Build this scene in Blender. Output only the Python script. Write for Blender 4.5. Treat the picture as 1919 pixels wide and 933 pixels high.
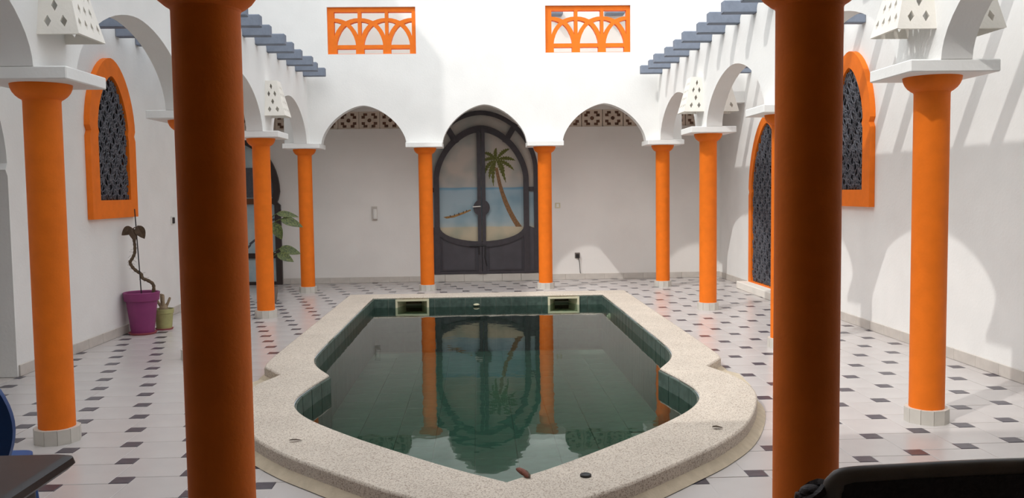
import bpy, bmesh, math, random
from mathutils import Vector, Matrix
from mathutils.geometry import tessellate_polygon
random.seed(7)
PI = math.pi
scene = bpy.context.scene
C = scene.collection
for o in list(bpy.data.objects):
    bpy.data.objects.remove(o)

# ------------------------------------------------------------------ camera
FPX = 1659.8
CAM = Vector((-0.1095, -2.6365, 1.42))
_p, _y, _r = math.radians(-3.72), math.radians(2.15), math.radians(-0.746)
_f = Vector((math.sin(_y) * math.cos(_p), math.cos(_y) * math.cos(_p), math.sin(_p)))
_ri = Vector((math.cos(_y), -math.sin(_y), 0))
_u = _ri.cross(_f)
RIGHT = _ri * math.cos(_r) + _u * math.sin(_r)
UP = -_ri * math.sin(_r) + _u * math.cos(_r)
FWD = _f
cd = bpy.data.cameras.new('camera')
cam = bpy.data.objects.new('camera', cd)
C.objects.link(cam)
cd.sensor_width = 36
cd.lens = FPX / 1919 * 36
cd.clip_start = 0.05
cam.matrix_world = Matrix(((RIGHT.x, UP.x, -FWD.x, CAM.x), (RIGHT.y, UP.y, -FWD.y, CAM.y),
                           (RIGHT.z, UP.z, -FWD.z, CAM.z), (0, 0, 0, 1)))
scene.camera = cam

def project(p):
    d = Vector(p) - CAM
    z = d.dot(FWD)
    return (959.5 + FPX * d.dot(RIGHT) / z, 466.5 - FPX * d.dot(UP) / z, z)

# ------------------------------------------------------------------ world, sun, exposure
w = bpy.data.worlds.new('world')
scene.world = w
w.use_nodes = True
SUN_DIR = Vector((0.78, 0.62, -1)).normalized()
_nt = w.node_tree
_bg = _nt.nodes['Background']
_tc = _nt.nodes.new('ShaderNodeTexCoord')
_dot = _nt.nodes.new('ShaderNodeVectorMath')
_dot.operation = 'DOT_PRODUCT'
_nt.links.new(_tc.outputs['Generated'], _dot.inputs[0])
_dot.inputs[1].default_value = -SUN_DIR
_ramp = _nt.nodes.new('ShaderNodeMapRange')       # hazy sky, brighter towards the sun
_ramp.inputs[1].default_value = -0.2
_ramp.inputs[2].default_value = 1.0
_ramp.interpolation_type = 'SMOOTHSTEP'
_nt.links.new(_dot.outputs['Value'], _ramp.inputs[0])
_mix = _nt.nodes.new('ShaderNodeMix')
_mix.data_type = 'RGBA'
_mix.inputs[6].default_value = (0.56, 0.62, 0.71, 1)
_mix.inputs[7].default_value = (2.15, 2.2, 2.22, 1)
_nt.links.new(_ramp.outputs[0], _mix.inputs[0])
_nt.links.new(_mix.outputs[2], _bg.inputs[0])
_bg.inputs[1].default_value = 1.0
sl = bpy.data.lights.new('sun', 'SUN')
sl.energy = 1.2
sl.angle = math.radians(0.9)
sl.color = (1.0, 0.975, 0.94)
sun = bpy.data.objects.new('sun', sl)
C.objects.link(sun)
sun.location = (-6, -5, 9)
sun.rotation_euler = SUN_DIR.to_track_quat('-Z', 'Y').to_euler()
scene.view_settings.view_transform = 'Standard'
scene.view_settings.look = 'None'
scene.view_settings.gamma = 1
scene.view_settings.use_curve_mapping = False
scene.view_settings.exposure = 0.31

# ------------------------------------------------------------------ materials
def lin(c):
    return tuple(((x / 255) / 12.92 if x / 255 <= 0.04045 else ((x / 255 + 0.055) / 1.055) ** 2.4) for x in c) + (1,)

def mat(name, col, rough=0.7, var=0.06, scale=6, bump=0.0, bscale=60, metal=0.0, spec=0.4, detail=4, col2=None, coat=0.0):
    m = bpy.data.materials.new(name)
    m.use_nodes = True
    nt = m.node_tree
    b = nt.nodes['Principled BSDF']
    b.inputs['Roughness'].default_value = rough
    b.inputs['Metallic'].default_value = metal
    b.inputs['Specular IOR Level'].default_value = spec
    b.inputs['Coat Weight'].default_value = coat
    c = lin(col)
    tc = nt.nodes.new('ShaderNodeTexCoord')
    n = nt.nodes.new('ShaderNodeTexNoise')
    n.inputs['Scale'].default_value = scale
    n.inputs['Detail'].default_value = detail
    nt.links.new(tc.outputs['Object'], n.inputs['Vector'])
    r = nt.nodes.new('ShaderNodeValToRGB')
    c2 = lin(col2) if col2 else tuple(min(1, x * (1 + var)) for x in c[:3]) + (1,)
    c1 = c if col2 else tuple(x * (1 - var) for x in c[:3]) + (1,)
    r.color_ramp.elements[0].position = 0.35
    r.color_ramp.elements[1].position = 0.65
    r.color_ramp.elements[0].color = c1
    r.color_ramp.elements[1].color = c2
    nt.links.new(n.outputs['Fac'], r.inputs['Fac'])
    nt.links.new(r.outputs['Color'], b.inputs['Base Color'])
    if bump:
        n2 = nt.nodes.new('ShaderNodeTexNoise')
        n2.inputs['Scale'].default_value = bscale
        nt.links.new(tc.outputs['Object'], n2.inputs['Vector'])
        bp = nt.nodes.new('ShaderNodeBump')
        bp.inputs['Strength'].default_value = bump
        bp.inputs['Distance'].default_value = 0.01
        nt.links.new(n2.outputs['Fac'], bp.inputs['Height'])
        nt.links.new(bp.outputs['Normal'], b.inputs['Normal'])
    return m

MW = mat('white_plaster', (236, 235, 232), 0.85, 0.025, 2.5, 0.12, 45, spec=0.2)
MW2 = mat('cream_plaster', (236, 231, 222), 0.85, 0.03, 5, 0.1, 60, spec=0.2)
MBACK = mat('corridor_plaster', (233, 229, 224), 0.85, 0.03, 1.5, 0.1, 45, spec=0.2)
MO = mat('orange_paint', (238, 119, 23), 0.62, 0.05, 9, 0.1, 70, spec=0.3)
MTILE = mat('pale_floor_tile', (190, 184, 181), 0.26, 0.03, 3, spec=0.45)
MDARK = mat('dark_floor_tile', (70, 65, 74), 0.3, 0.18, 25, 0.05, 60, spec=0.45)
MGROUT = mat('grout', (188, 181, 175), 0.9, 0.05)
MBASE = mat('grey_baseboard_tile', (202, 195, 187), 0.4, 0.05, 8)
MRING = mat('cream_base_tile', (204, 199, 190), 0.4, 0.04, 8)
MBEAM = mat('blue_grey_timber', (124, 132, 146), 0.75, 0.1, 9, 0.15, 50, spec=0.25)
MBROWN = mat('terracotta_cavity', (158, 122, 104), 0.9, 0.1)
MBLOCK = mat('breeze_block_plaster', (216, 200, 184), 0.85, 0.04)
MIRON = mat('dark_metal', (66, 62, 66), 0.5, 0.12, 14, 0.05, 50, spec=0.4)
MRUST = mat('door_metal_panel', (76, 73, 78), 0.5, 0.1, 5, 0.04, 40, spec=0.4)
MBROWNFRAME = mat('dark_brown_frame', (58, 48, 46), 0.5, 0.1)
MGRILLE = mat('wrought_iron', (84, 86, 94), 0.45, 0.15, 30, spec=0.5)
MGLASS = mat('dark_window_glass', (26, 27, 32), 0.25, 0.2, 8, spec=0.5)
MWHITEP = mat('white_plastic', (228, 226, 220), 0.4, 0.03)
MGREYP = mat('grey_plastic', (120, 112, 105), 0.5, 0.05)
MBLACKP = mat('black_plastic', (38, 36, 36), 0.5, 0.1)
MPURPLE = mat('purple_plastic', (132, 54, 104), 0.5, 0.05, 8)
MSAUCER = mat('terracotta_saucer', (168, 84, 92), 0.6, 0.06)
MLIME = mat('lime_ceramic', (168, 166, 112), 0.5, 0.1, 12)
MSOIL = mat('soil', (52, 42, 34), 0.95, 0.2, 60, 0.4, 90)
MSTEM = mat('woody_stem', (92, 76, 58), 0.85, 0.2, 50, 0.4, 120)
MDRYLEAF = mat('dried_leaf', (84, 68, 52), 0.7, 0.2, 30)
MADEN = mat('adenium_bark', (150, 132, 106), 0.8, 0.15, 40, 0.2, 90)
MLEAF = mat('variegated_leaf', (40, 54, 26), 0.5, 0.2, 60, col2=(104, 112, 56))
MGREEN = mat('pool_tile', (74, 90, 83), 0.3, 0.25, 22, 0.06, 90, spec=0.5, detail=8)
MGREEN2 = mat('pool_floor_tile', (72, 98, 86), 0.4, 0.2, 12, detail=6)
MPGROUT = mat('pool_grout', (128, 136, 126), 0.8, 0.1)
MBLACKT = mat('dark_table_top', (52, 46, 46), 0.4, 0.1, 30)
MRATTAN = mat('dark_rattan', (48, 42, 44), 0.55, 0.25, 90, 0.3, 200, spec=0.35)
MRAIL = mat('dark_synthetic_rail', (112, 108, 104), 0.38, 0.1, 20)
MBLUE = mat('blue_plastic', (36, 78, 140), 0.4, 0.06, 8)
MPALM = mat('painted_palm_green', (92, 94, 34), 0.6, 0.3, 40)
MTRUNK = mat('painted_palm_trunk', (130, 96, 62), 0.6, 0.3, 45)
MBOAT = mat('painted_boat', (150, 112, 62), 0.6, 0.3, 30)
MINTL = mat('inlet_plastic', (214, 206, 176), 0.5, 0.04)
MPOD = mat('brown_pod', (120, 70, 56), 0.7, 0.2, 60)

def terrazzo():
    m = mat('coping_terrazzo', (198, 187, 174), 0.75, 0.05, 3, 0.18, 160, spec=0.25)
    nt = m.node_tree
    b = nt.nodes['Principled BSDF']
    src = b.inputs['Base Color'].links[0].from_socket
    tc = [n for n in nt.nodes if n.type == 'TEX_COORD'][0]
    v = nt.nodes.new('ShaderNodeTexVoronoi')
    v.inputs['Scale'].default_value = 190
    nt.links.new(tc.outputs['Object'], v.inputs['Vector'])
    wn = nt.nodes.new('ShaderNodeRGBToBW')
    nt.links.new(v.outputs['Color'], wn.inputs[0])
    r = nt.nodes.new('ShaderNodeValToRGB')
    r.color_ramp.elements[0].position = 0.2
    r.color_ramp.elements[0].color = (0.50, 0.44, 0.40, 1)
    r.color_ramp.elements[1].position = 0.42
    r.color_ramp.elements[1].color = (1, 1, 1, 1)
    e = r.color_ramp.elements.new(0.85)
    e.color = (1.12, 1.12, 1.1, 1)
    nt.links.new(wn.outputs[0], r.inputs[0])
    mx = nt.nodes.new('ShaderNodeMix')
    mx.data_type = 'RGBA'
    mx.blend_type = 'MULTIPLY'
    mx.inputs[0].default_value = 0.8
    nt.links.new(src, mx.inputs[6])
    nt.links.new(r.outputs[0], mx.inputs[7])
    nt.links.new(mx.outputs[2], b.inputs['Base Color'])
    return m
MCOP = terrazzo()
MFILL = mat('cream_mortar', (190, 176, 154), 0.9, 0.08, 14, 0.2, 80)

def mural():
    m = bpy.data.materials.new('painted_seascape')
    m.use_nodes = True
    nt = m.node_tree
    b = nt.nodes['Principled BSDF']
    b.inputs['Roughness'].default_value = 0.55
    b.inputs['Specular IOR Level'].default_value = 0.25
    tc = nt.nodes.new('ShaderNodeTexCoord')
    sp = nt.nodes.new('ShaderNodeSeparateXYZ')
    nt.links.new(tc.outputs['Object'], sp.inputs[0])
    n = nt.nodes.new('ShaderNodeTexNoise')
    n.inputs['Scale'].default_value = 3
    mp = nt.nodes.new('ShaderNodeMapping')
    mp.inputs['Scale'].default_value = (1, 1, 3)
    nt.links.new(tc.outputs['Object'], mp.inputs[0])
    nt.links.new(mp.outputs[0], n.inputs['Vector'])
    ma = nt.nodes.new('ShaderNodeMath')
    ma.operation = 'MULTIPLY_ADD'
    nt.links.new(n.outputs['Fac'], ma.inputs[0])
    ma.inputs[1].default_value = 0.03
    nt.links.new(sp.outputs['Z'], ma.inputs[2])
    mr = nt.nodes.new('ShaderNodeMapRange')
    mr.inputs[1].default_value = 0.3
    mr.inputs[2].default_value = 2.7
    nt.links.new(ma.outputs[0], mr.inputs[0])
    r = nt.nodes.new('ShaderNodeValToRGB')
    def z(v): return (v + 0.015 - 0.3) / 2.4
    st = [(0.3, (200, 186, 158)), (0.745, (198, 186, 160)), (0.765, (176, 186, 184)), (0.85, (164, 182, 188)),
          (1.33, (158, 178, 188)), (1.37, (104, 152, 178)), (1.385, (182, 178, 172)), (1.6, (190, 178, 166)), (2.3, (186, 180, 172))]
    el = r.color_ramp.elements
    while len(el) < len(st):
        el.new(0.5)
    for i, (zz, c) in enumerate(st):
        el[i].position = z(zz)
    for i, (zz, c) in enumerate(st):
        el[i].color = lin(c)
    nt.links.new(mr.outputs[0], r.inputs[0])
    n3 = nt.nodes.new('ShaderNodeTexNoise')
    n3.inputs['Scale'].default_value = 2.2
    nt.links.new(tc.outputs['Object'], n3.inputs['Vector'])
    r3 = nt.nodes.new('ShaderNodeValToRGB')
    r3.color_ramp.elements[0].position = 0.45
    r3.color_ramp.elements[0].color = (1, 1, 1, 1)
    r3.color_ramp.elements[1].position = 0.7
    r3.color_ramp.elements[1].color = lin((190, 214, 224))
    nt.links.new(n3.outputs['Fac'], r3.inputs[0])
    mx = nt.nodes.new('ShaderNodeMix')
    mx.data_type = 'RGBA'
    mx.blend_type = 'MULTIPLY'
    mx.inputs[0].default_value = 0.8
    nt.links.new(r.outputs[0], mx.inputs[6])
    nt.links.new(r3.outputs[0], mx.inputs[7])
    nt.links.new(mx.outputs[2], b.inputs['Base Color'])
    return m
MMURAL = mural()
MMURAL2 = mat('painted_pale_blue_panel', (160, 184, 196), 0.4, 0.1, 3, col2=(196, 206, 206))

def water():
    m = bpy.data.materials.new('pool_water')
    m.use_nodes = True
    nt = m.node_tree
    nt.nodes.remove(nt.nodes['Principled BSDF'])
    out = nt.nodes['Material Output']
    tr = nt.nodes.new('ShaderNodeBsdfTransparent')
    tr.inputs[0].default_value = (0.55, 0.70, 0.64, 1)
    gl = nt.nodes.new('ShaderNodeBsdfGlossy')
    gl.inputs['Roughness'].default_value = 0.015
    gl.inputs[0].default_value = (0.92, 0.96, 0.95, 1)
    fr = nt.nodes.new('ShaderNodeFresnel')
    fr.inputs[0].default_value = 1.33
    tc = nt.nodes.new('ShaderNodeTexCoord')
    n = nt.nodes.new('ShaderNodeTexNoise')
    n.inputs['Scale'].default_value = 2.6
    n.inputs['Detail'].default_value = 3
    nt.links.new(tc.outputs['Object'], n.inputs['Vector'])
    bp = nt.nodes.new('ShaderNodeBump')
    bp.inputs['Strength'].default_value = 0.03
    bp.inputs['Distance'].default_value = 0.06
    nt.links.new(n.outputs['Fac'], bp.inputs['Height'])
    for x in (gl, fr):
        nt.links.new(bp.outputs['Normal'], x.inputs['Normal'])
    mx = nt.nodes.new('ShaderNodeMixShader')
    nt.links.new(fr.outputs[0], mx.inputs[0])
    nt.links.new(tr.outputs[0], mx.inputs[1])
    nt.links.new(gl.outputs[0], mx.inputs[2])
    nt.links.new(mx.outputs[0], out.inputs['Surface'])
    return m
MWATER = water()

# ------------------------------------------------------------------ geometry helpers
class G:
    def __init__(s):
        s.v = []
        s.f = []
    def add(s, vs, fs):
        o = len(s.v)
        s.v += [tuple(x) for x in vs]
        s.f += [tuple(i + o for i in f) for f in fs]
        return s
    def box(s, x0, x1, y0, y1, z0, z1, ch=0.0):
        if ch <= 0:
            s.add([(x0, y0, z0), (x1, y0, z0), (x1, y1, z0), (x0, y1, z0), (x0, y0, z1), (x1, y0, z1), (x1, y1, z1), (x0, y1, z1)],
                  [(0, 3, 2, 1), (4, 5, 6, 7), (0, 1, 5, 4), (1, 2, 6, 5), (2, 3, 7, 6), (3, 0, 4, 7)])
        else:
            # chamfered on every edge: three cross sections
            vs = []
            for z, k in ((z0, ch), (z0 + ch, 0), (z1 - ch, 0), (z1, ch)):
                for (a, b) in ((x0 + k, y0 + ch), (x0 + ch, y0 + k), (x1 - ch, y0 + k), (x1 - k, y0 + ch),
                               (x1 - k, y1 - ch), (x1 - ch, y1 - k), (x0 + ch, y1 - k), (x0 + k, y1 - ch)):
                    vs.append((a, b, z))
            fs = [tuple(range(7, -1, -1)), tuple(range(24, 32))]
            for l in range(3):
                for i in range(8):
                    j = (i + 1) % 8
                    fs.append((l * 8 + i, l * 8 + j, l * 8 + 8 + j, l * 8 + 8 + i))
            s.add(vs, fs)
        return s
    def lathe(s, prof, n=32, cx=0, cy=0, a0=0.0, a1=2 * PI):
        full = abs(a1 - a0 - 2 * PI) < 1e-6
        k = n if full else n + 1
        vs = []
        for (r, z) in prof:
            for i in range(k):
                a = a0 + (a1 - a0) * i / n
                vs.append((cx + r * math.cos(a), cy + r * math.sin(a), z))
        fs = []
        for l in range(len(prof) - 1):
            for i in range(n):
                j = (i + 1) % k
                fs.append((l * k + i, l * k + j, (l + 1) * k + j, (l + 1) * k + i))
        if full:
            if prof[0][0] > 1e-5: fs.append(tuple(range(n - 1, -1, -1)))
            if prof[-1][0] > 1e-5: fs.append(tuple((len(prof) - 1) * k + i for i in range(n)))
        s.add(vs, fs)
        return s
    def tube(s, pts, r, n=6, closed=False):
        pts = [Vector(p) for p in pts]
        R = r if isinstance(r, (list, tuple)) else [r] * len(pts)
        L = len(pts)
        up = None
        vs = []
        for i, p in enumerate(pts):
            if closed:
                t = pts[(i + 1) % L] - pts[i - 1]
            else:
                t = pts[min(i + 1, L - 1)] - pts[max(i - 1, 0)]
            if t.length < 1e-9: t = Vector((0, 0, 1))
            t.normalize()
            if up is None:
                up = t.orthogonal().normalized()
            else:
                up = up - t * up.dot(t)
                up = up.normalized() if up.length > 1e-6 else t.orthogonal().normalized()
            b = t.cross(up)
            for k in range(n):
                a = 2 * PI * k / n
                vs.append(p + (up * math.cos(a) + b * math.sin(a)) * R[i])
        fs = []
        for i in range(L if closed else L - 1):
            i2 = (i + 1) % L
            for k in range(n):
                k2 = (k + 1) % n
                fs.append((i * n + k, i * n + k2, i2 * n + k2, i2 * n + k))
        if not closed:
            fs.append(tuple(range(n - 1, -1, -1)))
            fs.append(tuple((L - 1) * n + k for k in range(n)))
        s.add(vs, fs)
        return s
    def prism(s, outer, holes, fn, w0, w1):
        loops = [outer] + list(holes)
        tri = tessellate_polygon([[Vector((a, b, 0)) for a, b in l] for l in loops])
        flat = [p for l in loops for p in l]
        N = len(flat)
        vs = [fn(a, b, w0) for a, b in flat] + [fn(a, b, w1) for a, b in flat]
        fs = []
        for t in tri:
            fs.append(tuple(t))
            fs.append(tuple(i + N for i in reversed(t)))
        o = 0
        for l in loops:
            n = len(l)
            for i in range(n):
                j = (i + 1) % n
                fs.append((o + i, o + j, o + j + N, o + i + N))
            o += n
        s.add(vs, fs)
        return s
    def ellipsoid(s, c, r, n=16, m=10):
        c = Vector(c)
        vs = [c + Vector((0, 0, -r[2]))]
        for l in range(1, m):
            th = -PI / 2 + PI * l / m
            for i in range(n):
                a = 2 * PI * i / n
                vs.append(c + Vector((r[0] * math.cos(th) * math.cos(a), r[1] * math.cos(th) * math.sin(a), r[2] * math.sin(th))))
        vs.append(c + Vector((0, 0, r[2])))
        fs = []
        for i in range(n):
            fs.append((0, 1 + (i + 1) % n, 1 + i))
            fs.append((len(vs) - 1, 1 + (m - 2) * n + i, 1 + (m - 2) * n + (i + 1) % n))
        for l in range(m - 2):
            for i in range(n):
                j = (i + 1) % n
                fs.append((1 + l * n + i, 1 + l * n + j, 1 + (l + 1) * n + j, 1 + (l + 1) * n + i))
        s.add(vs, fs)
        return s

def mesh(name, g, m, org=(0, 0, 0), smooth=35, recalc=True):
    me = bpy.data.meshes.new(name)
    ox, oy, oz = org
    me.from_pydata([(x - ox, y - oy, z - oz) for x, y, z in g.v], [], g.f)
    me.materials.append(m)
    if recalc and len(g.f) < 30000:
        bm = bmesh.new()
        bm.from_mesh(me)
        bmesh.ops.remove_doubles(bm, verts=bm.verts, dist=1e-6)
        bmesh.ops.recalc_face_normals(bm, faces=bm.faces)
        bm.to_mesh(me)
        bm.free()
    if smooth:
        me.polygons.foreach_set('use_smooth', [True] * len(me.polygons))
        me.set_sharp_from_angle(angle=math.radians(smooth))
    me.update()
    return me

def obj(name, data, parent=None, loc=None):
    o = bpy.data.objects.new(name, data)
    C.objects.link(o)
    if parent: o.parent = parent
    if loc is not None: o.location = loc
    return o

def tag(o, label, cat, group=None, kind=None):
    o['label'] = label
    o['category'] = cat
    if group: o['group'] = group
    if kind: o['kind'] = kind
    return o

def thing(name, loc, label, cat, group=None, kind=None, rz=0):
    o = obj(name, None, None, loc)
    o.empty_display_size = 0.1
    o.rotation_euler.z = rz
    return tag(o, label, cat, group, kind)

def part(name, g, m, parent, world=True, smooth=35):
    """a child mesh; vertices given in world space (world=True) or in the parent's own space"""
    org = (0, 0, 0)
    if world:
        org = Vector((0, 0, 0))
        q = parent
        while q:
            org += Vector(q.location)
            q = q.parent
    return obj(name, mesh(name, g, m, org, smooth), parent)

def solid(name, g, m, label, cat, group=None, kind=None, org=None, smooth=35):
    if org is None: org = (0, 0, 0)
    o = obj(name, mesh(name, g, m, org, smooth), None, org)
    return tag(o, label, cat, group, kind)

def struct(name, g, m, label, cat='wall', smooth=35):
    return solid(name, g, m, label, cat, kind='structure', smooth=smooth)

def copy_tree(o, parent=None):
    c = o.copy()
    C.objects.link(c)
    c.parent = parent
    for ch in list(o.children):
        copy_tree(ch, c)
    return c

def arch(hw, rise, n=1.62, seg=28):
    """points from (-hw,0) over (0,rise) to (hw,0), a super-ellipse"""
    out = []
    for i in range(seg + 1):
        a = PI - PI * i / seg
        c, s_ = math.cos(a), math.sin(a)
        out.append((hw * math.copysign(abs(c) ** (2 / n), c), rise * abs(s_) ** (2 / n)))
    return out

def catmull(pts, corners=(), seg=6, closed=True):
    """smooth closed line through pts; indices in corners stay sharp"""
    n = len(pts)
    out = []
    for i in range(n if closed else n - 1):
        p1, p2 = Vector(pts[i]), Vector(pts[(i + 1) % n])
        p0 = Vector(pts[(i - 1) % n]) if i not in corners else p1 * 2 - p2
        p3 = Vector(pts[(i + 2) % n]) if (i + 1) % n not in corners else p2 * 2 - p1
        for k in range(seg):
            t = k / seg
            q = 0.5 * ((2 * p1) + (p2 - p0) * t + (2 * p0 - 5 * p1 + 4 * p2 - p3) * t * t + (3 * p1 - p0 - 3 * p2 + p3) * t ** 3)
            out.append((q.x, q.y))
    return out

def inside(p, poly):
    x, y = p
    c = False
    n = len(poly)
    for i in range(n):
        x1, y1 = poly[i]
        x2, y2 = poly[i - 1]
        if (y1 > y) != (y2 > y) and x < (x2 - x1) * (y - y1) / (y2 - y1) + x1:
            c = not c
    return c

def cliprect(poly, x0, x1, y0, y1):
    def clip(pl, f, inter):
        out = []
        for i in range(len(pl)):
            a, b = pl[i - 1], pl[i]
            if f(b):
                if not f(a): out.append(inter(a, b))
                out.append(b)
            elif f(a): out.append(inter(a, b))
        return out
    def ix(v): return lambda a, b: (v, a[1] + (b[1] - a[1]) * (v - a[0]) / (b[0] - a[0]))
    def iy(v): return lambda a, b: (a[0] + (b[0] - a[0]) * (v - a[1]) / (b[1] - a[1]), v)
    for f, it in ((lambda p: p[0] >= x0, ix(x0)), (lambda p: p[0] <= x1, ix(x1)), (lambda p: p[1] >= y0, iy(y0)), (lambda p: p[1] <= y1, iy(y1))):
        if not poly: return poly
        poly = clip(poly, f, it)
    return poly

# ------------------------------------------------------------------ key dimensions
SX, SY = 1.7239, 2.5573           # column spacing across / along the court
XC, YB = 1.5 * SX, 4 * SY          # side rows at +-XC, back row at YB
XN, YN = 0.914, 0.083              # the two near columns
WL, WR, WB = -3.783, 3.767, YB + 1.225
ZT, ZA = 2.06, 2.13                # underside / top of the capital plates
ZCOP, ZW = 0.11, -0.02
XWI, XWO = 2.50, 2.68              # court face / corridor face of the side arcades
YFI = YB - 0.09                    # court face of the back arcade

# pool outlines (front half is an ogee)
def sym(half):
    """half: right half listed from back to front, returns the closed loop (back right -> front -> back left)"""
    l = [(-x, y) for x, y in reversed(half) if x > 1e-6]
    return half + l
in_half = [(1.447, 8.48), (1.457, 7.2), (1.46, 5.9), (1.463, 5.0), (1.447, 4.50), (1.365, 4.13), (1.21, 3.77), (1.275, 3.38), (1.302, 3.07),
           (1.255, 2.80), (1.12, 2.52), (0.872, 2.19), (0.57, 1.85), (0.26, 1.53), (0.0, 1.30)]
INNER = catmull(sym(in_half), corners={0, 6, 14, 22, 28}, seg=5)
out_half = [(1.79, 8.86), (1.79, 7.2), (1.79, 5.6), (1.785, 4.42), (1.76, 4.12), (1.57, 3.81), (1.67, 3.45), (1.68, 3.05), (1.58, 2.66),
            (1.365, 2.17), (1.13, 1.83), (0.90, 1.58), (0.56, 1.24), (0.28, 1.02), (0.0, 0.86)]
OUTER = catmull(sym(out_half), corners={0, 4, 5, 14, 23, 24, 28}, seg=5)

# ------------------------------------------------------------------ floor and its tiles
FX0, FX1, FY0, FY1 = -3.783, 3.767, -6.0, WB
g = G()
hole = [(x, y) for x, y in OUTER]
mid = []
for (a, b) in zip(INNER, INNER): pass
g.prism([(-5.2, FY0 - .2), (4.1, FY0 - .2), (4.1, FY1 + .2), (-5.2, FY1 + .2)], [[(x * 0.93, 4.8 + (y - 4.8) * 0.97) for x, y in OUTER]],
        lambda a, b, c: (a, b, c), -0.06, -0.004)
floor = struct('floor', g, MGROUT, 'pale tiled courtyard floor with small dark square insets around the pool', 'floor')
TA, TB = 0.3185, 0.0985
A = Vector((0.1006, -0.3244))
Cv = Vector((0.3191, 0.0926))
O = Vector((2.0086, 8.2555)) + (-2) * (Vector((0.3244, 0.1006)) - Cv) * 1.0
whites, darks = [], []
for m_ in range(-45, 60):
    for n_ in range(-40, 30):
        c = O + m_ * A + n_ * Cv
        if not (-5.3 < c.x < 4.3 and -6.5 < c.y < 12): continue
        darks.append((c.x, c.y, TB / 2 - 0.0002))
        whites.append((c.x - (TA + TB) / 2, c.y + (TA - TB) / 2, TA / 2 - 0.0002))
def tile_box(g, poly, z0, z1):
    g.prism(poly, [], lambda a, b, c: (a, b, c), z0, z1)
def lay(lst, name, m, zt):
    whole, rest = [], []
    for (x, y, h) in lst:
        sq = [(x - h, y - h), (x + h, y - h), (x + h, y + h), (x - h, y + h)]
        n_in = sum(inside(q, INNER) for q in sq + [(x, y)])
        n_out = sum(inside(q, OUTER) for q in sq)
        if n_in or n_out == 4: continue
        pl = cliprect(sq, FX0, FX1, FY0, FY1)
        if len(pl) < 3: continue
        px, py, d = project((x, y, 0))
        vis = d > 0.5 and -20 < px < 1940 and py < 960
        if vis and n_out == 0 and abs(pl[0][0] - sq[0][0]) + abs(pl[-1][0] - sq[-1][0]) + abs(len(pl) - 4) < 1e-6 and \
           FX0 < x - h and x + h < FX1 and y + h < FY1:
            whole.append((d, x, y, h))
        else:
            rest.append(pl)
    whole.sort()
    proto = None
    for i, (d, x, y, h) in enumerate(whole):
        if i < 300:
            if proto is None:
                b = 0.003
                gg = G().add([(-h, -h, -0.004), (h, -h, -0.004), (h, h, -0.004), (-h, h, -0.004),
                              (-h, -h, zt - 0.0015), (h, -h, zt - 0.0015), (h, h, zt - 0.0015), (-h, h, zt - 0.0015),
                              (-h + b, -h + b, zt), (h - b, -h + b, zt), (h - b, h - b, zt), (-h + b, h - b, zt)],
                             [(0, 3, 2, 1), (8, 9, 10, 11)] + [(i_, (i_ + 1) % 4, (i_ + 1) % 4 + 4, i_ + 4) for i_ in range(4)] +
                             [(i_ + 4, (i_ + 1) % 4 + 4, (i_ + 1) % 4 + 8, i_ + 8) for i_ in range(4)])
                proto = mesh(name, gg, m, smooth=None)
            obj(name, proto, floor, (x, y, 0))
        else:
            rest.append([(x - h, y - h), (x + h, y - h), (x + h, y + h), (x - h, y + h)])
    gg = G()
    for pl in rest:
        tile_box(gg, pl, -0.004, zt)
    o = obj(name + '_rest', mesh(name + '_rest', gg, m, smooth=None), floor)
    o['kind'] = 'stuff'
lay(whites, 'pale_tile', MTILE, 0.0)
lay(darks, 'dark_inset_tile', MDARK, 0.0005)

# ------------------------------------------------------------------ walls
def yz(X, sgn=1):
    """prism mapping: (u,v) = (Y,Z), depth w goes away from the court"""
    return lambda a, b, c: (X + sgn * c, a, b)
def xz(Y):
    return lambda a, b, c: (a, Y + c, b)

# left wall with an arched doorway near the front
def moor(w, hn, ha, pinch=0.03, n=1.8, seg=22, base=0.0):
    """half-width w, waist notch at hn, apex at ha -> closed outline starting bottom left, counter-clockwise"""
    a0 = hn + 0.05
    pts = [(-w, base), (w, base), (w, hn - 0.05), (w - pinch, hn), (w, a0)]
    ar = arch(w, ha - a0, n, seg)
    pts += [(x, a0 + z) for x, z in reversed(ar)][1:-1]
    pts += [(-w, a0), (-w + pinch, hn), (-w, hn - 0.05)]
    return pts
ya, yb = -6.0, 10.2
dw = [(3.86 + x, z) for x, z in moor(0.60, 1.64, 2.5)]
outl = [(ya, 0), (dw[0][0], 0), (dw[0][0], 0.0)] 
outl = [(ya, 0.0)] + [dw[0]] + list(reversed(dw[2:])) + [dw[1]] + [(yb, 0.0), (yb, 5.6), (ya, 5.6)]
g = G().prism(outl, [], yz(WL, -1), 0, 0.25)
struct('wall_left', g, MW, 'tall white plastered left wall with arched doorway and orange window')
g = G().box(-5.2, -5.0, 2.0, WB + .2, 0, 5.0)
g.box(-5.0, WL - .25, 2.0, 2.1, 0, 3).box(-5.0, WL - .25, 5.6, 5.7, 0, 3).box(-5.2, WL - .02, 2.0, 5.7, 2.9, 3.0)
struct('wall_left_room', g, MBACK, 'grey shaded inner wall of the room behind the left doorway')
g = G().box(-5.2, WL, 7.59, WB + .2, 5.6, 7.4)
struct('wall_left_tower', g, MW, 'white stair tower rising above the back left corner')
g = G().prism([(ya, 0), (WB + .2, 0), (WB + .2, 4.6), (ya, 4.6)], [], yz(WR, 1), 0, 0.25)
struct('wall_right', g, MW, 'tall sunlit white right wall striped by pergola shadows')

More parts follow.
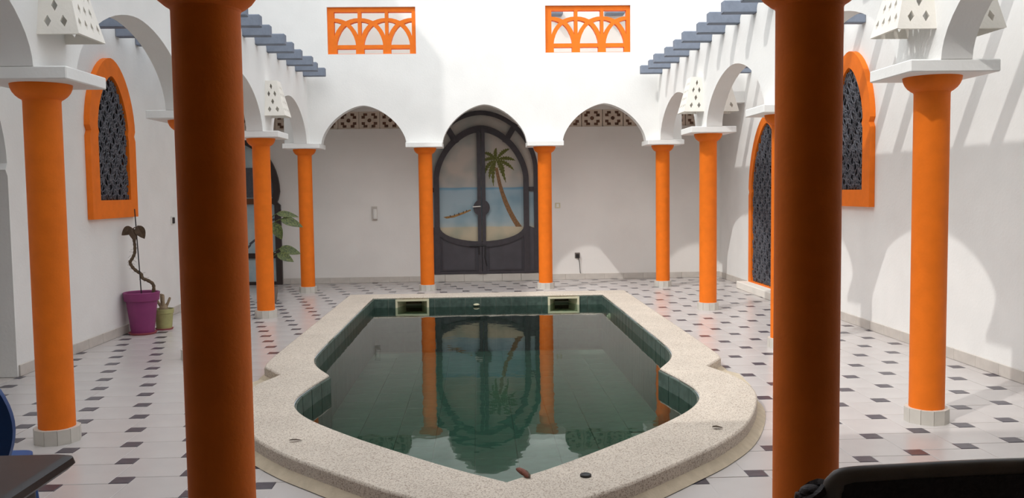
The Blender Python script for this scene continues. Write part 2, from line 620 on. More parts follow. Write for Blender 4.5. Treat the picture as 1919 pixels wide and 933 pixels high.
# back wall with a recessed strip of breeze blocks
BZ0, BZ1 = 2.43, 2.70
g = G().box(-5.0, WR, WB, WB + .2, 0, BZ0).box(-5.0, WR, WB, WB + .2, BZ1, 5.0)
wback = struct('wall_back', g, MBACK, 'shaded white back wall of the rear corridor behind the arches')
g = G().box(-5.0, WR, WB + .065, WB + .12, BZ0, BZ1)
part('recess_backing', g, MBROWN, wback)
bg = G()
s_ = 0.117
Ls = [(-.8, .95), (-.27, .95), (-.27, .6), (-.58, .6), (-.58, .22), (-1.05, .22), (-1.05, .6), (-.8, .6)]
holes = []
for sx in (1, -1):
    for sz in (1, -1):
        holes.append([(x * sx * s_, z * sz * s_) for x, z in Ls])
holes.append([(0.27 * s_ * math.cos(a * PI / 6), 0.27 * s_ * math.sin(a * PI / 6)) for a in range(12)])
bg.prism([(-.161, -.1345), (.161, -.1345), (.161, .1345), (-.161, .1345)], holes, lambda a, b, c: (a, c, b), 0, 0.06)
ring = [(0.52 * s_ * math.cos(a * PI / 8), 0.52 * s_ * math.sin(a * PI / 8)) for a in range(16)]
bg.prism(ring, [[(0.34 * s_ * math.cos(a * PI / 8), 0.34 * s_ * math.sin(a * PI / 8)) for a in range(16)]], lambda a, b, c: (a, c, b), -0.008, 0.004)
bm_ = mesh('breeze_block', bg, MBLOCK, smooth=None)
x = -1.925
xs = []
for k in range(-10, 10):
    xx = -1.80 + 0.327 * k
    if -4.9 < xx < -1.10: xs.append(xx)
    xx = 1.719 + 0.332 * k
    if 1.10 < xx < 3.6: xs.append(xx)
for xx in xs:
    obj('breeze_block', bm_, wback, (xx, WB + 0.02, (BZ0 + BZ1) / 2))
g = G().box(-.98, 0.89, WB + .01, WB + .12, BZ0 - .001, BZ1 + .001)
part('lintel_infill', g, MBACK, wback)

# back facade: arches below, two openings with orange lattices above
HP = 0.26
def arcade_outline(piers, zs, rise, top_right_to_left, x_end0, z_end0, x_end1, z_end1, n=1.62):
    pts = [(x_end0, z_end0)]
    if x_end0 < piers[0] - HP - 1e-6: pts.append((piers[0] - HP, z_end0))
    for i, p in enumerate(piers):
        if i: 
            q = piers[i - 1]
            c, hw = (p + q) / 2, (p - q) / 2 - HP
            pts += [(c + a, zs + b) for a, b in arch(hw, rise, n)]
        else:
            pts.append((p - HP, zs))
        if i == len(piers) - 1: pts.append((p + HP, zs))
    if x_end1 > piers[-1] + HP + 1e-6: pts.append((piers[-1] + HP, z_end1))
    pts.append((x_end1, z_end1))
    out = []
    for q in pts + top_right_to_left:
        if not out or (abs(q[0] - out[-1][0]) + abs(q[1] - out[-1][1])) > 1e-6: out.append(q)
    return out
LAT = [(-2.203, -0.957, 3.388, 4.047), (0.886, 2.108, 3.390, 4.054)]
ol = arcade_outline([-XC, -SX / 2, SX / 2, XC], ZA, 0.537, [(WR, 4.75), (WL, 4.75)], WL, 2.66, WR, 2.66)
g = G().prism(ol, [[(a, c), (b, c), (b, d), (a, d)] for a, b, c, d in LAT], xz(YFI), 0, 0.18)
struct('wall_back_facade', g, MW, 'bright white upper facade with three arches and two lattice openings')
g = G().box(WL, WR, YFI + .18, WB, 2.95, 3.1)
struct('ceiling_back', g, MW, 'white ceiling of the rear corridor under the terrace', 'ceiling')

# side arcades with notched tops holding the pergola beams
BEAMY = [9.88 - 0.527 * k for k in range(19)]
def side_top(y_hi, y_lo):
    """from y_hi down to y_lo, notched for beams"""
    pts = [(y_hi, 3.125)]
    for y in BEAMY:
        pts += [(y + .11, 3.13), (y + .075, 3.115), (y + .056, 3.085), (y + .056, 3.045), (y - .056, 3.045), (y - .056, 3.085), (y - .075, 3.115), (y - .11, 3.13)]
    pts.append((y_lo, 3.125))
    return pts
for sgn, nm in ((-1, 'left'), (1, 'right')):
    piers = [SY * j for j in range(0, 5)]
    ol = arcade_outline(piers[:-1] + [YB], ZA, 0.55, [], piers[0] - HP, ZA, YFI, ZA, 1.8)
    ol = [q for q in ol if q[0] <= YFI + 1e-6]
    ol += side_top(YFI, piers[0] - HP)
    g = G().prism(ol, [], (lambda a, b, c, s=sgn: (s * c, a, b)), XWI, XWO)
    struct('wall_arcade_' + nm, g, MW, 'white %s arcade wall of rounded arches with notched top' % nm)

# front arcade and the covered room the camera stands in
ol = arcade_outline([-XC, -XN, XN, XC], ZA, 0.53, [(WR, 3.45), (WL, 3.45)], WL, 2.66, WR, 2.66)
g = G().prism(ol, [], xz(YN - 0.09), 0, 0.18)
struct('wall_front_arcade', g, MW, 'white arcade wall above the two near columns')
g = G().box(WL, WR, -6.0, YN - .09, 2.9, 3.1)
MROOM = mat('room_brown', (216, 198, 180), 0.9, 0.05)
struct('ceiling_front', g, MROOM, 'ceiling of the covered front room', 'ceiling')
g = G().box(WL - .25, WR + .25, -6.2, -6.0, 0, 3.1)
struct('wall_front', g, MROOM, 'brown rear wall of the covered front room')
g = G().box(WL - .25, WR + .25, -6.2, -1.9, 3.1, 6.2)  # unseen mass added to block sky light and darken camera-facing surfaces
struct('wall_front_upper', g, MW, 'white set-back upper storey above the covered front room')
for X_, nm in ((WL, 'left'), (WR, 'right')):
    g = G().box(min(X_, X_ - math.copysign(.02, X_)), max(X_, X_ - math.copysign(.02, X_)), -6.0, YN - .2, 0, 2.9)  # unseen lining added over the side wall, controls bounce onto the near columns
    struct('wall_front_' + nm, g, MROOM, 'brown %s side wall of the covered front room' % nm)

# baseboards with single tiles
def baseboard(name, pts_from, direction, length, normal, label, skip=()):
    d, nrm = Vector(direction), Vector(normal)
    p0 = Vector(pts_from)
    g = G()
    root = None
    n = int(length / 0.312)
    segs = []
    for k in range(n + 1):
        a, b = k * 0.312, min((k + 1) * 0.312, length)
        if b - a < 0.05: continue
        if any(a < s1 and b > s0 for s0, s1 in skip): continue
        segs.append((a, b))
    for a, b in segs:
        q0, q1 = p0 + d * a, p0 + d * b
        c = [q0, q1, q1 + nrm * 0.008, q0 + nrm * 0.008]
        vs = [(v.x, v.y, 0.001) for v in c] + [(v.x, v.y, 0.088) for v in c]
        g.add(vs, [(0, 1, 2, 3), (7, 6, 5, 4), (0, 4, 5, 1), (1, 5, 6, 2), (2, 6, 7, 3), (3, 7, 4, 0)])
    root = struct(name, g, MGROUT, label, 'baseboard')
    proto = None
    for a, b in segs:
        full = abs(b - a - 0.312) < 1e-4
        L = b - a - 0.004
        if proto is None or not full:
            gg = G().box(-L / 2, L / 2, 0, 0.014, 0.001, 0.093, 0.0025)
            me = mesh('tile', gg, MBASE, smooth=None)
            if full: proto = me
        else:
            me = proto
        q = p0 + d * ((a + b) / 2)
        o = obj('tile', me, root, (q.x, q.y, 0))
        o.rotation_euler.z = math.atan2(d.y, d.x)
baseboard('baseboard_left', (WL, 10.096, 0), (0, -1, 0), 8.0, (1, 0, 0), 'grey tile baseboard along the left wall', [(5.62, 6.9)])
baseboard('baseboard_right', (WR, 2.2, 0), (0, 1, 0), WB - 2.2, (-1, 0, 0), 'grey tile baseboard along the right wall', [(5.95, 7.6)])
baseboard('baseboard_back', (WR, WB, 0), (-1, 0, 0), 6.98, (0, -1, 0), 'grey tile baseboard along the back wall', [(3.13, 4.67)])

# ------------------------------------------------------------------ columns
def column_parts(root):
    g = G().lathe([(0.1, 0.0), (0.1, 1.968), (0.1025, 1.975)], 40)
    part('shaft', g, MO, root, False)
    g = G().lathe([(0.1005, 1.966), (0.103, 1.973), (0.118, 1.982), (0.136, 1.997), (0.150, 2.016), (0.1595, 2.038), (0.163, 2.06)], 40)
    part('capital', g, MO, root, False)
    g = G().box(-.26, .26, -.26, .26, ZT, ZA, 0.006)
    part('abacus', g, MW, root, False)
    N = 11
    for k in range(N):
        a0, a1 = 2 * PI * k / N + .008, 2 * PI * (k + 1) / N - .008
        ri, ro = 0.1, 0.127
        c = [(ri * math.cos(a0), ri * math.sin(a0)), (ro * math.cos(a0), ro * math.sin(a0)), (ro * math.cos(a1), ro * math.sin(a1)), (ri * math.cos(a1), ri * math.sin(a1))]
        gg = G().prism(c, [], lambda a, b, c_: (a, b, c_), 0.0, 0.087 - 0.002 * random.random())
        part('base_tile', gg, MRING, root, False, smooth=None)
    g = G().lathe([(0.1, 0.0), (0.1185, 0.0), (0.1185, 0.083), (0.1, 0.083)], 33)
    part('base_mortar', g, MRING, root, False)
COLS = [
    ((-XN, YN), 'large shaded orange column in the left foreground, nearest to the camera on that side', 'near shaded columns'),
    ((XN, YN), 'large shaded orange column in the right foreground, beside the rattan chair', 'near shaded columns'),
    ((-XC, SY), 'orange column beside the blue chair and dark table at far left', 'left arcade columns'),
    ((-XC, 2 * SY), 'orange column mostly hidden behind the left foreground column', 'left arcade columns'),
    ((-XC, 3 * SY), 'orange left arcade column below the small perforated lantern, in front of the dark arched door', 'left arcade columns'),
    ((-XC, YB), 'slim orange column at the back left corner of the court', 'back row columns'),
    ((-SX / 2, YB), 'slim orange column just left of the seascape door', 'back row columns'),
    ((SX / 2, YB), 'slim orange column just right of the seascape door', 'back row columns'),
    ((XC, YB), 'slim orange column at the back right corner of the court', 'back row columns'),
    ((XC, 3 * SY), 'sunlit orange right arcade column below the small perforated lantern', 'right arcade columns'),
    ((XC, 2 * SY), 'orange column mostly hidden behind the right foreground column', 'right arcade columns'),
    ((XC, SY), 'sunlit orange column at far right beneath the large perforated lantern', 'right arcade columns'),
]
proto = None
for (xy, lab, grp) in COLS:
    if proto is None:
        proto = thing('column', (xy[0], xy[1], 0), lab, 'column', grp, 'thing')
        column_parts(proto)
        o = proto
    else:
        o = copy_tree(proto)
        o.location = (xy[0], xy[1], 0)
        o['label'], o['group'] = lab, grp
        o.rotation_euler.z = 0

# ------------------------------------------------------------------ pergola beams
ORD = ['first', 'second', 'third', 'fourth', 'fifth', 'sixth', 'seventh', 'eighth', 'ninth', 'tenth', 'eleventh', 'twelfth', 'thirteenth',
       'fourteenth', 'fifteenth', 'sixteenth', 'seventeenth', 'eighteenth', 'nineteenth']
for sgn, nm in ((-1, 'left'), (1, 'right')):
    for k, y in enumerate(BEAMY):
        lo, hi = (2.2 + 0.02 * math.sin(k * 2.3), abs(WL if sgn < 0 else WR) - 0.002)
        g = G().box(min(sgn * lo, sgn * hi), max(sgn * lo, sgn * hi), y - .052, y + .052, 3.047, 3.162, 0.008)
        solid('pergola_beam', g, MBEAM, 'blue-grey pergola beam over the %s arcade, %s from the back facade' % (nm, ORD[k]), 'beam',
              'pergola beams over the %s arcade' % nm, 'thing', org=(sgn * 3.0, y, 3.047))

# ------------------------------------------------------------------ perforated lanterns
def lantern(sgn, y0, label, corridor=False):
    X = sgn * XWI
    if corridor:
        X = sgn * XWO
        sgn = -sgn
    root = thing('wall_lantern', (X, y0, 2.31), label, 'lantern', 'perforated white wall lanterns')
    zb, zt = 0.0, 0.40
    pb, pt = 0.215 * -sgn, 0.115 * -sgn
    hb, ht = 0.175, 0.10
    def dia(u, v, du, dv): return [(u - du, v), (u, v - dv), (u + du, v), (u, v + dv)]
    def panel(name, c00, c10, c11, c01, holes, t):
        c00, c10, c11, c01 = map(Vector, (c00, c10, c11, c01))
        nn = (c10 - c00).cross(c01 - c00).normalized()
        def fn(u, v, w): return tuple((c00 * (1 - u) + c10 * u) * (1 - v) + (c01 * (1 - u) + c11 * u) * v + nn * w)
        gg = G().prism([(0, 0), (1, 0), (1, 1), (0, 1)], holes, fn, 0, t)
        part(name, gg, MW2, root, False, smooth=None)
    hc = []
    for r, (v, us) in enumerate(((.17, (.14, .38, .62, .86)), (.38, (.26, .5, .74)), (.59, (.14, .38, .62, .86)), (.80, (.26, .5, .74)))):
        hc += [dia(u, v, .055, .075) for u in us]
    hs = []
    for v, us in ((.18, (.28, .72)), (.40, (.5,)), (.62, (.28, .72)), (.83, (.5,))):
        hs += [dia(u, v, .10, .085) for u in us]
    panel('front_panel', (pb, -hb, zb), (pb, hb, zb), (pt, ht, zt), (pt, -ht, zt), hc, 0.012 if sgn < 0 else -0.012)
    panel('side_panel', (0, -hb, zb), (pb, -hb, zb), (pt, -ht, zt), (0, -ht, zt), hs, 0.012 * (1 if sgn > 0 else -1))
    panel('side_panel', (0, hb, zb), (pb, hb, zb), (pt, ht, zt), (0, ht, zt), hs, 0.012 * (-1 if sgn > 0 else 1))
    panel('top_panel', (0, -ht, zt), (pt, -ht, zt), (pt, ht, zt), (0, ht, zt), [], 0.012 * (1 if sgn > 0 else -1))
lantern(-1, SY - .03, 'large white perforated lantern at upper left above the column by the blue chair')
lantern(-1, 3 * SY + .03, 'small white perforated lantern on the left arcade, above the column by the back left corner')
lantern(1, 3 * SY + .03, 'small white perforated lantern on the right arcade, above the column by the back right corner')
lantern(1, SY - .03, 'large white perforated lantern at upper right above the far right column')
lantern(1, SY - .03, 'white perforated lantern on the corridor side of the far right arcade pier', True)
lantern(1, 3 * SY + .03, 'white perforated lantern on the corridor side of the right arcade near the back', True)

# ------------------------------------------------------------------ orange lattices in the facade
def lattice(name, x0, x1, z0, z1, label):
    W, Hh = x1 - x0, z1 - z0
    def cv(px, py): return (x0 + (px - 105) / 1285 * W, z1 - (py - 105) / 690 * Hh)
    hs = []
    for cx in (373, 768, 1160):
        a = 172
        hs.append([cv(cx - a, 172), cv(cx - a, 262), cv(cx - 120, 266), cv(cx - 60, 281), cv(cx, 305), cv(cx + 60, 281), cv(cx + 120, 266), cv(cx + a, 262), cv(cx + a, 172)])
        for s in (1, -1):
            hs.append([cv(cx + s * a, 314), cv(cx + s * 120, 322), cv(cx + s * 60, 345), cv(cx + s * 100, 392), cv(cx + s * 135, 440), cv(cx + s * 158, 485), cv(cx + s * a, 530)])
        hs.append([cv(cx + u, v) for u, v in ((-140, 655), (-132, 600), (-110, 530), (-72, 455), (-35, 405), (0, 372), (35, 405), (72, 455), (110, 530), (132, 600), (140, 655))])
        hs.append([cv(cx - 138, 712), cv(cx + 138, 712), cv(cx + 138, 785), cv(cx - 138, 785)])
    g = G().prism([(x0, z0), (x1, z0), (x1, z1), (x0, z1)], hs, xz(YFI + .035), 0, 0.09)
    solid(name, g, MO, label, 'window', kind='structure', org=(x0, YFI, z0), smooth=None)
lattice('window_1', *LAT[0], 'orange lattice of interlaced arches in the upper facade, left one above the pergola')
lattice('window_2', *LAT[1], 'orange lattice of interlaced arches in the upper facade, right one')

# ------------------------------------------------------------------ arched orange windows / doors with iron grilles
def scroll_grille(inner, cell):
    """scrolls in a mesh, in (u,v,w) of the window"""
    g = G()
    us = [p[0] for p in inner]
    vs = [p[1] for p in inner]
    u0, u1, v0, v1 = min(us), max(us), min(vs), max(vs)
    nu = max(2, round((u1 - u0) / cell))
    nv = max(2, round((v1 - v0) / cell))
    cu, cv = (u1 - u0) / nu, (v1 - v0) / nv
    def emit(pts, r):
        run = []
        for p in pts:
            if inside((p[0], p[1]), inner): run.append(p)
            else:
                if len(run) > 2: g.tube(run, r, 4)
                run = []
        if len(run) > 2: g.tube(run, r, 4)
    for i in range(nu):
        for j in range(nv):
            cx, cz = u0 + (i + .5) * cu, v0 + (j + .5) * cv
            sg = 1 if (i + j) % 2 else -1
            ph = random.uniform(-.7, .7)
            kz = random.uniform(.85, 1.2)
            for s0 in (1, -1):
                pts = []
                for k in range(22):
                    t = k / 21
                    a = t * 2.6 * PI + ph
                    rr = kz * (0.38 * (1 - t) + 0.05) * min(cu, cv)
                    pts.append((cx + sg * s0 * (0.16 * cu + 0.0) * 1 + sg * s0 * rr * math.cos(a) * .8, cz + s0 * 0.22 * cv + s0 * rr * math.sin(a), 0))
                emit(pts, 0.0075)
            # leaf
            q = [(cx, cz - .16 * cv), (cx + .09 * cu, cz), (cx, cz + .16 * cv), (cx - .09 * cu, cz)]
            if all(inside(p, inner) for p in q):
                g.add([(a, b, .004) for a, b in q] + [(a, b, -.004) for a, b in q], [(0, 1, 2, 3), (7, 6, 5, 4), (0, 4, 5, 1), (1, 5, 6, 2), (2, 6, 7, 3), (3, 7, 4, 0)])
    for i in range(nu + 1):
        u = u0 + i * cu
        emit([(u + 0.022 * math.sin(k * .8 + i), v0 + (v1 - v0) * k / 60, 0) for k in range(61)], 0.006)
    for j in range(1, nv):
        emit([(u0 + (u1 - u0) * k / 30, v0 + j * cv + .02 * math.sin(k * .9 + j), 0) for k in range(31)], 0.005)
    return g

def moor_window(name, X, sgn, yc, zb, w, hn, ha, margin, label, cat, bottom_margin, cell=0.105):
    """sgn: +1 wall faces +X (left wall), -1 faces -X"""
    root = thing(name, (X, yc, zb), label, cat, kind='structure')
    fn = lambda a, b, c: (sgn * c, a, b)
    outer = moor(w, hn, ha)
    wi = w - margin
    inner = [(x, z) for x, z in moor(wi, hn, ha - margin * 0.98, 0.022, 1.6, base=bottom_margin)]
    part('frame', G().prism(outer, [inner], fn, 0.001, 0.055), MO, root, False)
    part('pane', G().prism(inner, [], fn, 0.002, 0.006), MGLASS, root, False)
    gr = scroll_grille(inner, cell)
    gr.v = [(sgn * (0.03 + c), a, b) for a, b, c in gr.v]
    part('grille', gr, MGRILLE, root, False, smooth=60)
moor_window('window_3', WL, 1, 6.40, 1.205, 0.55, 0.84, 1.585, 0.18, 'arched orange-framed window with dark scrolled iron grille on the left wall', 'window', 0.18)
moor_window('window_4', WR, -1, 6.42, 1.222, 0.52, 0.83, 1.585, 0.17, 'arched orange-framed window with dark scrolled iron grille on the right wall', 'window', 0.17)
moor_window('door_2', WR, -1, 9.02, 0.10, 0.75, 1.265, 2.30, 0.12, 'tall orange-framed arched door with iron grille on the right wall near the back', 'door', 0.02)
g = G().box(3.56, WR - .003, 8.15, 9.83, 0.0, 0.10, 0.006)
solid('door_step', g, MW2, 'low cream step below the grilled door on the right wall', 'step', org=(3.66, 9.0, 0))

# ------------------------------------------------------------------ seascape door on the back wall
DY = WB - 0.03
dcx = -0.055
door = thing('door_1', (dcx, WB, 0.11), 'dark metal double door with painted seascape panels and palm tree at the back', 'door', kind='structure')
def dl(name, g, m, parent=door, smooth=35): return part(name, g, m, parent, True, smooth)
def dfn(a, b, c): return (dcx + a, WB - 0.001 - c, b)
# painted backing (sky, sea and sand)
oh = 0.90
outer_arch = [(-oh, 0.12), (oh, 0.12), (oh, 1.75)] + [(x, 1.75 + z) for x, z in reversed(arch(oh, 0.945, 1.9, 32))][1:-1] + [(-oh, 1.75)]
dl('seascape_panel', G().prism(outer_arch, [], dfn, 0.0, 0.018), MMURAL)
inn = [(-oh + .07, 0.12), (oh - .07, 0.12), (oh - .07, 1.75)] + [(x, 1.75 + z) for x, z in reversed(arch(oh - .07, 0.875, 1.9, 32))][1:-1] + [(-oh + .07, 1.75)]
dl('outer_frame', G().prism(outer_arch, [inn], dfn, 0.018, 0.06), MIRON)
# inner oval ring
def oval(hw, zbase, top, n=1.75, low=None):
    pts = [(x, zbase + z) for x, z in reversed(arch(hw, top - zbase, n, 36))]   # right to left over the top
    b = [(hw * math.cos(a), 0.86 - (0.86 - low) * math.sin(a)) for a in [PI + PI * k / 16 for k in range(0, 17)]]
    return pts, b
def ring_loop(hw, top, low):
    top_pts = [(x, 1.62 + z) for x, z in reversed(arch(hw, top - 1.62, 1.78, 36))]
    bot = [(-hw * math.cos(PI * k / 18), 0.87 - (0.87 - low) * math.sin(PI * k / 18)) for k in range(0, 19)]
    return top_pts + bot
R_out, R_in = ring_loop(0.75, 2.462, 0.545), ring_loop(0.665, 2.36, 0.635)
dl('oval_frame', G().prism(R_out, [R_in], dfn, 0.018, 0.075), MIRON)
# lower metal area
low = [(-oh + .02, 0.12), (oh - .02, 0.12), (oh - .02, 0.82)] + [(0.75 * math.cos(PI * k / 18), 0.87 - (0.87 - 0.60) * math.sin(PI * k / 18)) for k in range(0, 19)] + [(-oh + .02, 0.82)]
dl('lower_panel', G().prism(low, [], dfn, 0.018, 0.05), MRUST)
for s in (-1, 1):
    dl('jamb', G().prism([(s * .665, .12), (s * .75, .12), (s * .75, 1.64), (s * .665, 1.64)], [], dfn, 0.045, 0.078), MIRON)
    dl('stile', G().prism([(s * .006, .12), (s * .064, .12), (s * .064, 2.42), (s * .006, 2.42)], [], dfn, 0.05, 0.085), MIRON)
    dl('transom_bar', G().prism([(s * .75, 1.42), (s * .89, 1.42), (s * .89, 1.49), (s * .75, 1.49)], [], dfn, 0.018, 0.055), MIRON)
    a = math.radians(57)
    p, q = Vector((s * .41, 2.24)), Vector((s * .53, 2.44))
    t = (q - p).normalized()
    nn = Vector((-t.y, t.x)) * .045
    dl('fan_bar', G().prism([tuple(p - nn - t * .06), tuple(q - nn + t * .05), tuple(q + nn + t * .05), tuple(p + nn - t * .06)], [], dfn, 0.018, 0.055), MIRON)
    dl('lock_plate', G().prism([(s * .01 + s * .12 * math.sin(PI * k / 14), 1.17 - .125 * math.cos(PI * k / 14)) for k in range(15)], [], dfn, 0.05, 0.09), MIRON)
    # raised rim on the lower panel
    x0, x1 = s * .10, s * .64
    dl('panel_moulding', G().prism([(x0, .17), (x1, .17), (x1, .19), (x0, .19)], [], dfn, 0.05, 0.062).prism(
        [(x1 - s * .015, .19), (x1, .19), (x1, .66), (x1 - s * .015, .70)], [], dfn, 0.05, 0.062).prism(
        [(x0, .19), (x0 + s * .015, .19), (x0 + s * .015, .56), (x0, .56)], [], dfn, 0.05, 0.062), MIRON)
dl('bottom_rail', G().prism([(-.84, .12), (.84, .12), (.84, .165), (-.84, .165)], [], dfn, 0.05, 0.072), MIRON)
g = G().tube([(dcx - .14, WB - .10, 1.185), (dcx - .03, WB - .12, 1.19), (dcx - .02, WB - .09, 1.19)], 0.009, 8)
dl('handle', g, MWHITEP)
g = G().tube([(dcx - .20, WB - .085, .565), (dcx + .06, WB - .085, .57)], 0.012, 8).tube([(dcx - .05, WB - .085, .57), (dcx - .05, WB - .085, .43)], 0.010, 8)
dl('bolt', g, MBLACKP)
g = G().tube([(dcx + .05, WB - .088, .56), (dcx + .04, WB - .088, .38), (dcx + .07, WB - .088, .25)], 0.009, 8)
dl('bolt_rod', g, MBLACKP)
# painted palm: trunk, then each frond
def dpx(px, py): return ((px - 330) / 2.742 / 118.0, 0)
def dz(py): return 0.125 + (885 - py) / 327.0
def dx(px): return (px - 340) / 323.0 * 1.0
tr = [(418, 338, 8), (424, 372, 8), (434, 420, 9), (446, 465, 10), (462, 512, 12), (482, 560, 13), (505, 605, 14), (530, 645, 16)]
L_ = [(dx(x - r), dz(y)) for x, y, r in tr]
R_ = [(dx(x + r), dz(y)) for x, y, r in tr]
palm = dl('palm_trunk', G().prism(L_ + list(reversed(R_)), [], dfn, 0.0185, 0.021), MTRUNK)
fr = [((418, 300), (385, 258), (352, 262)), ((418, 298), (380, 280), (350, 308)), ((418, 302), (372, 305), (356, 378)), ((418, 305), (395, 330), (402, 432)),
      ((420, 303), (442, 330), (466, 415)), ((420, 301), (468, 305), (508, 352)), ((420, 298), (470, 280), (515, 302)), ((420, 297), (450, 250), (488, 242)),
      ((420, 305), (408, 262), (420, 236)), ((420, 300), (385, 330), (382, 395)), ((420, 302), (455, 318), (455, 385))]
for k, (a, b, c) in enumerate(fr):
    up, dn = [], []
    a, b, c = Vector(a), Vector(b), Vector(c)
    for i in range(17):
        t = i / 16
        p = a * (1 - t) ** 2 + b * 2 * t * (1 - t) + c * t * t
        tg = ((b - a) * (1 - t) + (c - b) * t).normalized()
        n2 = Vector((-tg.y, tg.x))
        wd = (1.5 + 10.5 * math.sin(PI * min(1, t * 1.0)) ** 0.9) * (0.5 if i % 2 else 1.0)
        up.append(p + n2 * wd)
        dn.append(p - n2 * wd)
    poly = [(dx(q.x), dz(q.y)) for q in up + list(reversed(dn))]
    dl('palm_frond', G().prism(poly, [], dfn, 0.0185 + .0004 * (k % 4 + 1), 0.0212 + .0004 * (k % 4 + 1)), MPALM, palm) if False else dl('palm_frond', G().prism(poly, [], dfn, 0.0185, 0.0212 + .0004 * (k % 4 + 1)), MPALM)
boat = [(143, 590), (160, 598), (200, 592), (250, 574), (285, 558), (283, 552), (240, 566), (195, 582), (165, 586)]
dl('painted_boat', G().prism([(dx(x), dz(y)) for x, y in boat], [], dfn, 0.0185, 0.0215), MBOAT)
for (x, y) in ((178, 578), (200, 572), (222, 566), (246, 558), (262, 552)):
    dl('painted_rower', G().prism([(dx(x - 2), dz(y + 12)), (dx(x + 3), dz(y + 10)), (dx(x + 2), dz(y + 2)), (dx(x - 1), dz(y + 2))], [], dfn, 0.0185, 0.0217), MBROWNFRAME)
# tiled step under the door
st = thing('door_step_tiled', (dcx, WB, 0), 'low tiled step under the seascape door', 'step')
g = G().box(dcx - .90, dcx + .92, WB - .058, WB - .002, 0.0, 0.112)
part('step_core', g, MGROUT, st)
for k in range(6):
    x0 = dcx - .895 + k * .302
    part('tile', G().box(x0, x0 + .298, WB - .07, WB - .052, 0.001, 0.118, 0.003), MRING, st, smooth=None)
    part('top_tile', G().box(x0, x0 + .298, WB - .0515, WB - .002, 0.1115, 0.118, 0.002), MRING, st, smooth=None)

# ------------------------------------------------------------------ dark arched glazed door at back left
d3 = thing('door_3', (-3.93, WB, 0), 'dark brown horseshoe-arched door with pale blue painted panes at back left', 'door', kind='structure')
c3 = -3.93
def d3fn(a, b, c): return (c3 + a, WB - .001 - c, b)
def horseshoe(w, zn, zt, wj, seg=24, base=0.0):
    """horseshoe arch above zn, jambs of half width wj below"""
    pts = [(-wj, base), (wj, base), (wj, zn - .05), (wj - .05, zn), (wj - .03, zn + .05)]
    ar = [(w * math.cos(a), zn + .16 + (zt - zn - .16) * math.sin(a)) for a in [PI * k / seg for k in range(0, seg + 1)]]
    pts += ar + [(-wj + .03, zn + .05), (-wj + .05, zn), (-wj, zn - .05)]
    return pts
o3, i3 = horseshoe(0.715, 1.30, 2.33, 0.72), horseshoe(0.62, 1.30, 2.235, 0.63, base=0.05)
part('frame', G().prism(o3, [i3], d3fn, 0, 0.07), MBROWNFRAME, d3)
part('pane', G().prism(i3, [], d3fn, 0.005, 0.015), MMURAL2, d3)
part('iron_panel', G().prism([(-.61, 1.38), (.61, 1.38), (.61, 1.84), (-.61, 1.84)], [], d3fn, 0.015, 0.03), MGRILLE, d3)
part('rail', G().prism([(-.63, 1.27), (.63, 1.27), (.63, 1.36), (-.63, 1.36)], [], d3fn, 0.015, 0.05), mat('rail_brown', (110, 70, 44), 0.6, 0.1), d3)
part('rail', G().prism([(-.63, .42), (.63, .42), (.63, .50), (-.63, .50)], [], d3fn, 0.015, 0.05), MBROWNFRAME, d3)
for k in range(5):
    x0 = 0.12 + k * .1
    part('painted_branch', G().prism([(x0, .5 + .12 * k), (x0 + .12, .62 + .1 * k), (x0 + .11, .65 + .1 * k), (x0 - .01, .54 + .12 * k)], [], d3fn, 0.015, 0.018), MGRILLE, d3)

# ------------------------------------------------------------------ pool
pool = thing('swimming_pool', (0, 4.8, 0), 'ogee-fronted swimming pool with speckled stone coping and dark green tiles', 'pool')
MIDL = [(a[0] * .72 + b[0] * .28, a[1] * .72 + b[1] * .28) for a, b in zip(OUTER, INNER)]
g = G()
rings = [[(x, y, 0.0) for x, y in OUTER], [(x, y, ZCOP) for x, y in OUTER], [(x, y, ZCOP) for x, y in INNER], [(x, y, 0.086) for x, y in INNER],
         [(x, y, 0.086) for x, y in MIDL], [(x, y, 0.0) for x, y in MIDL]]
n_ = len(OUTER)
g.add([p for r in rings for p in r], [(k * n_ + i, k * n_ + (i + 1) % n_, (k + 1) % 6 * n_ + (i + 1) % n_, (k + 1) % 6 * n_ + i) for k in range(6) for i in range(n_)])
cop = part('coping', g, MCOP, pool, smooth=30)
bv = cop.modifiers.new('bevel', 'BEVEL')
bv.width = 0.014
bv.segments = 2
bv.limit_method = 'ANGLE'
bv.angle_limit = math.radians(50)
# mortar fillet around the front of the coping
def offset(poly, d):
    n = len(poly)
    out = []
    for i in range(n):
        a, b, c = Vector(poly[i - 1]), Vector(poly[i]), Vector(poly[(i + 1) % n])
        t = (c - a).normalized()
        out.append((b.x + -t.y * d, b.y + t.x * d))
    return out
area = sum(OUTER[i - 1][0] * OUTER[i][1] - OUTER[i][0] * OUTER[i - 1][1] for i in range(len(OUTER)))
sg = -1 if area > 0 else 1
OFF = offset(OUTER, sg * 0.05)
OFI = offset(OUTER, -sg * 0.01)
g = G()
idx = [i for i in range(len(OUTER)) if OUTER[i][1] < 4.2]
n = len(OUTER)
for i in idx:
    j = (i + 1) % n
    if j not in idx: continue
    a0, a1, b0, b1 = OFI[i], OFI[j], OFF[i], OFF[j]
    g.add([(a0[0], a0[1], .05), (a1[0], a1[1], .05), (b1[0], b1[1], .004), (b0[0], b0[1], .004)], [(0, 1, 2, 3)])
part('mortar_fillet', g, MFILL, pool, smooth=None)
for s in (-1, 1):     # the sloped pockets between the straight part and the lobes
    g = G().add([(s * 1.57, 3.81, .035), (s * 1.76, 4.12, .02), (s * 1.87, 4.0, .004), (s * 1.83, 3.58, .004), (s * 1.67, 3.46, .025)],
                [(0, 1, 2), (0, 2, 3), (0, 3, 4)])
    part('mortar_pocket', g, MFILL, pool, smooth=None)
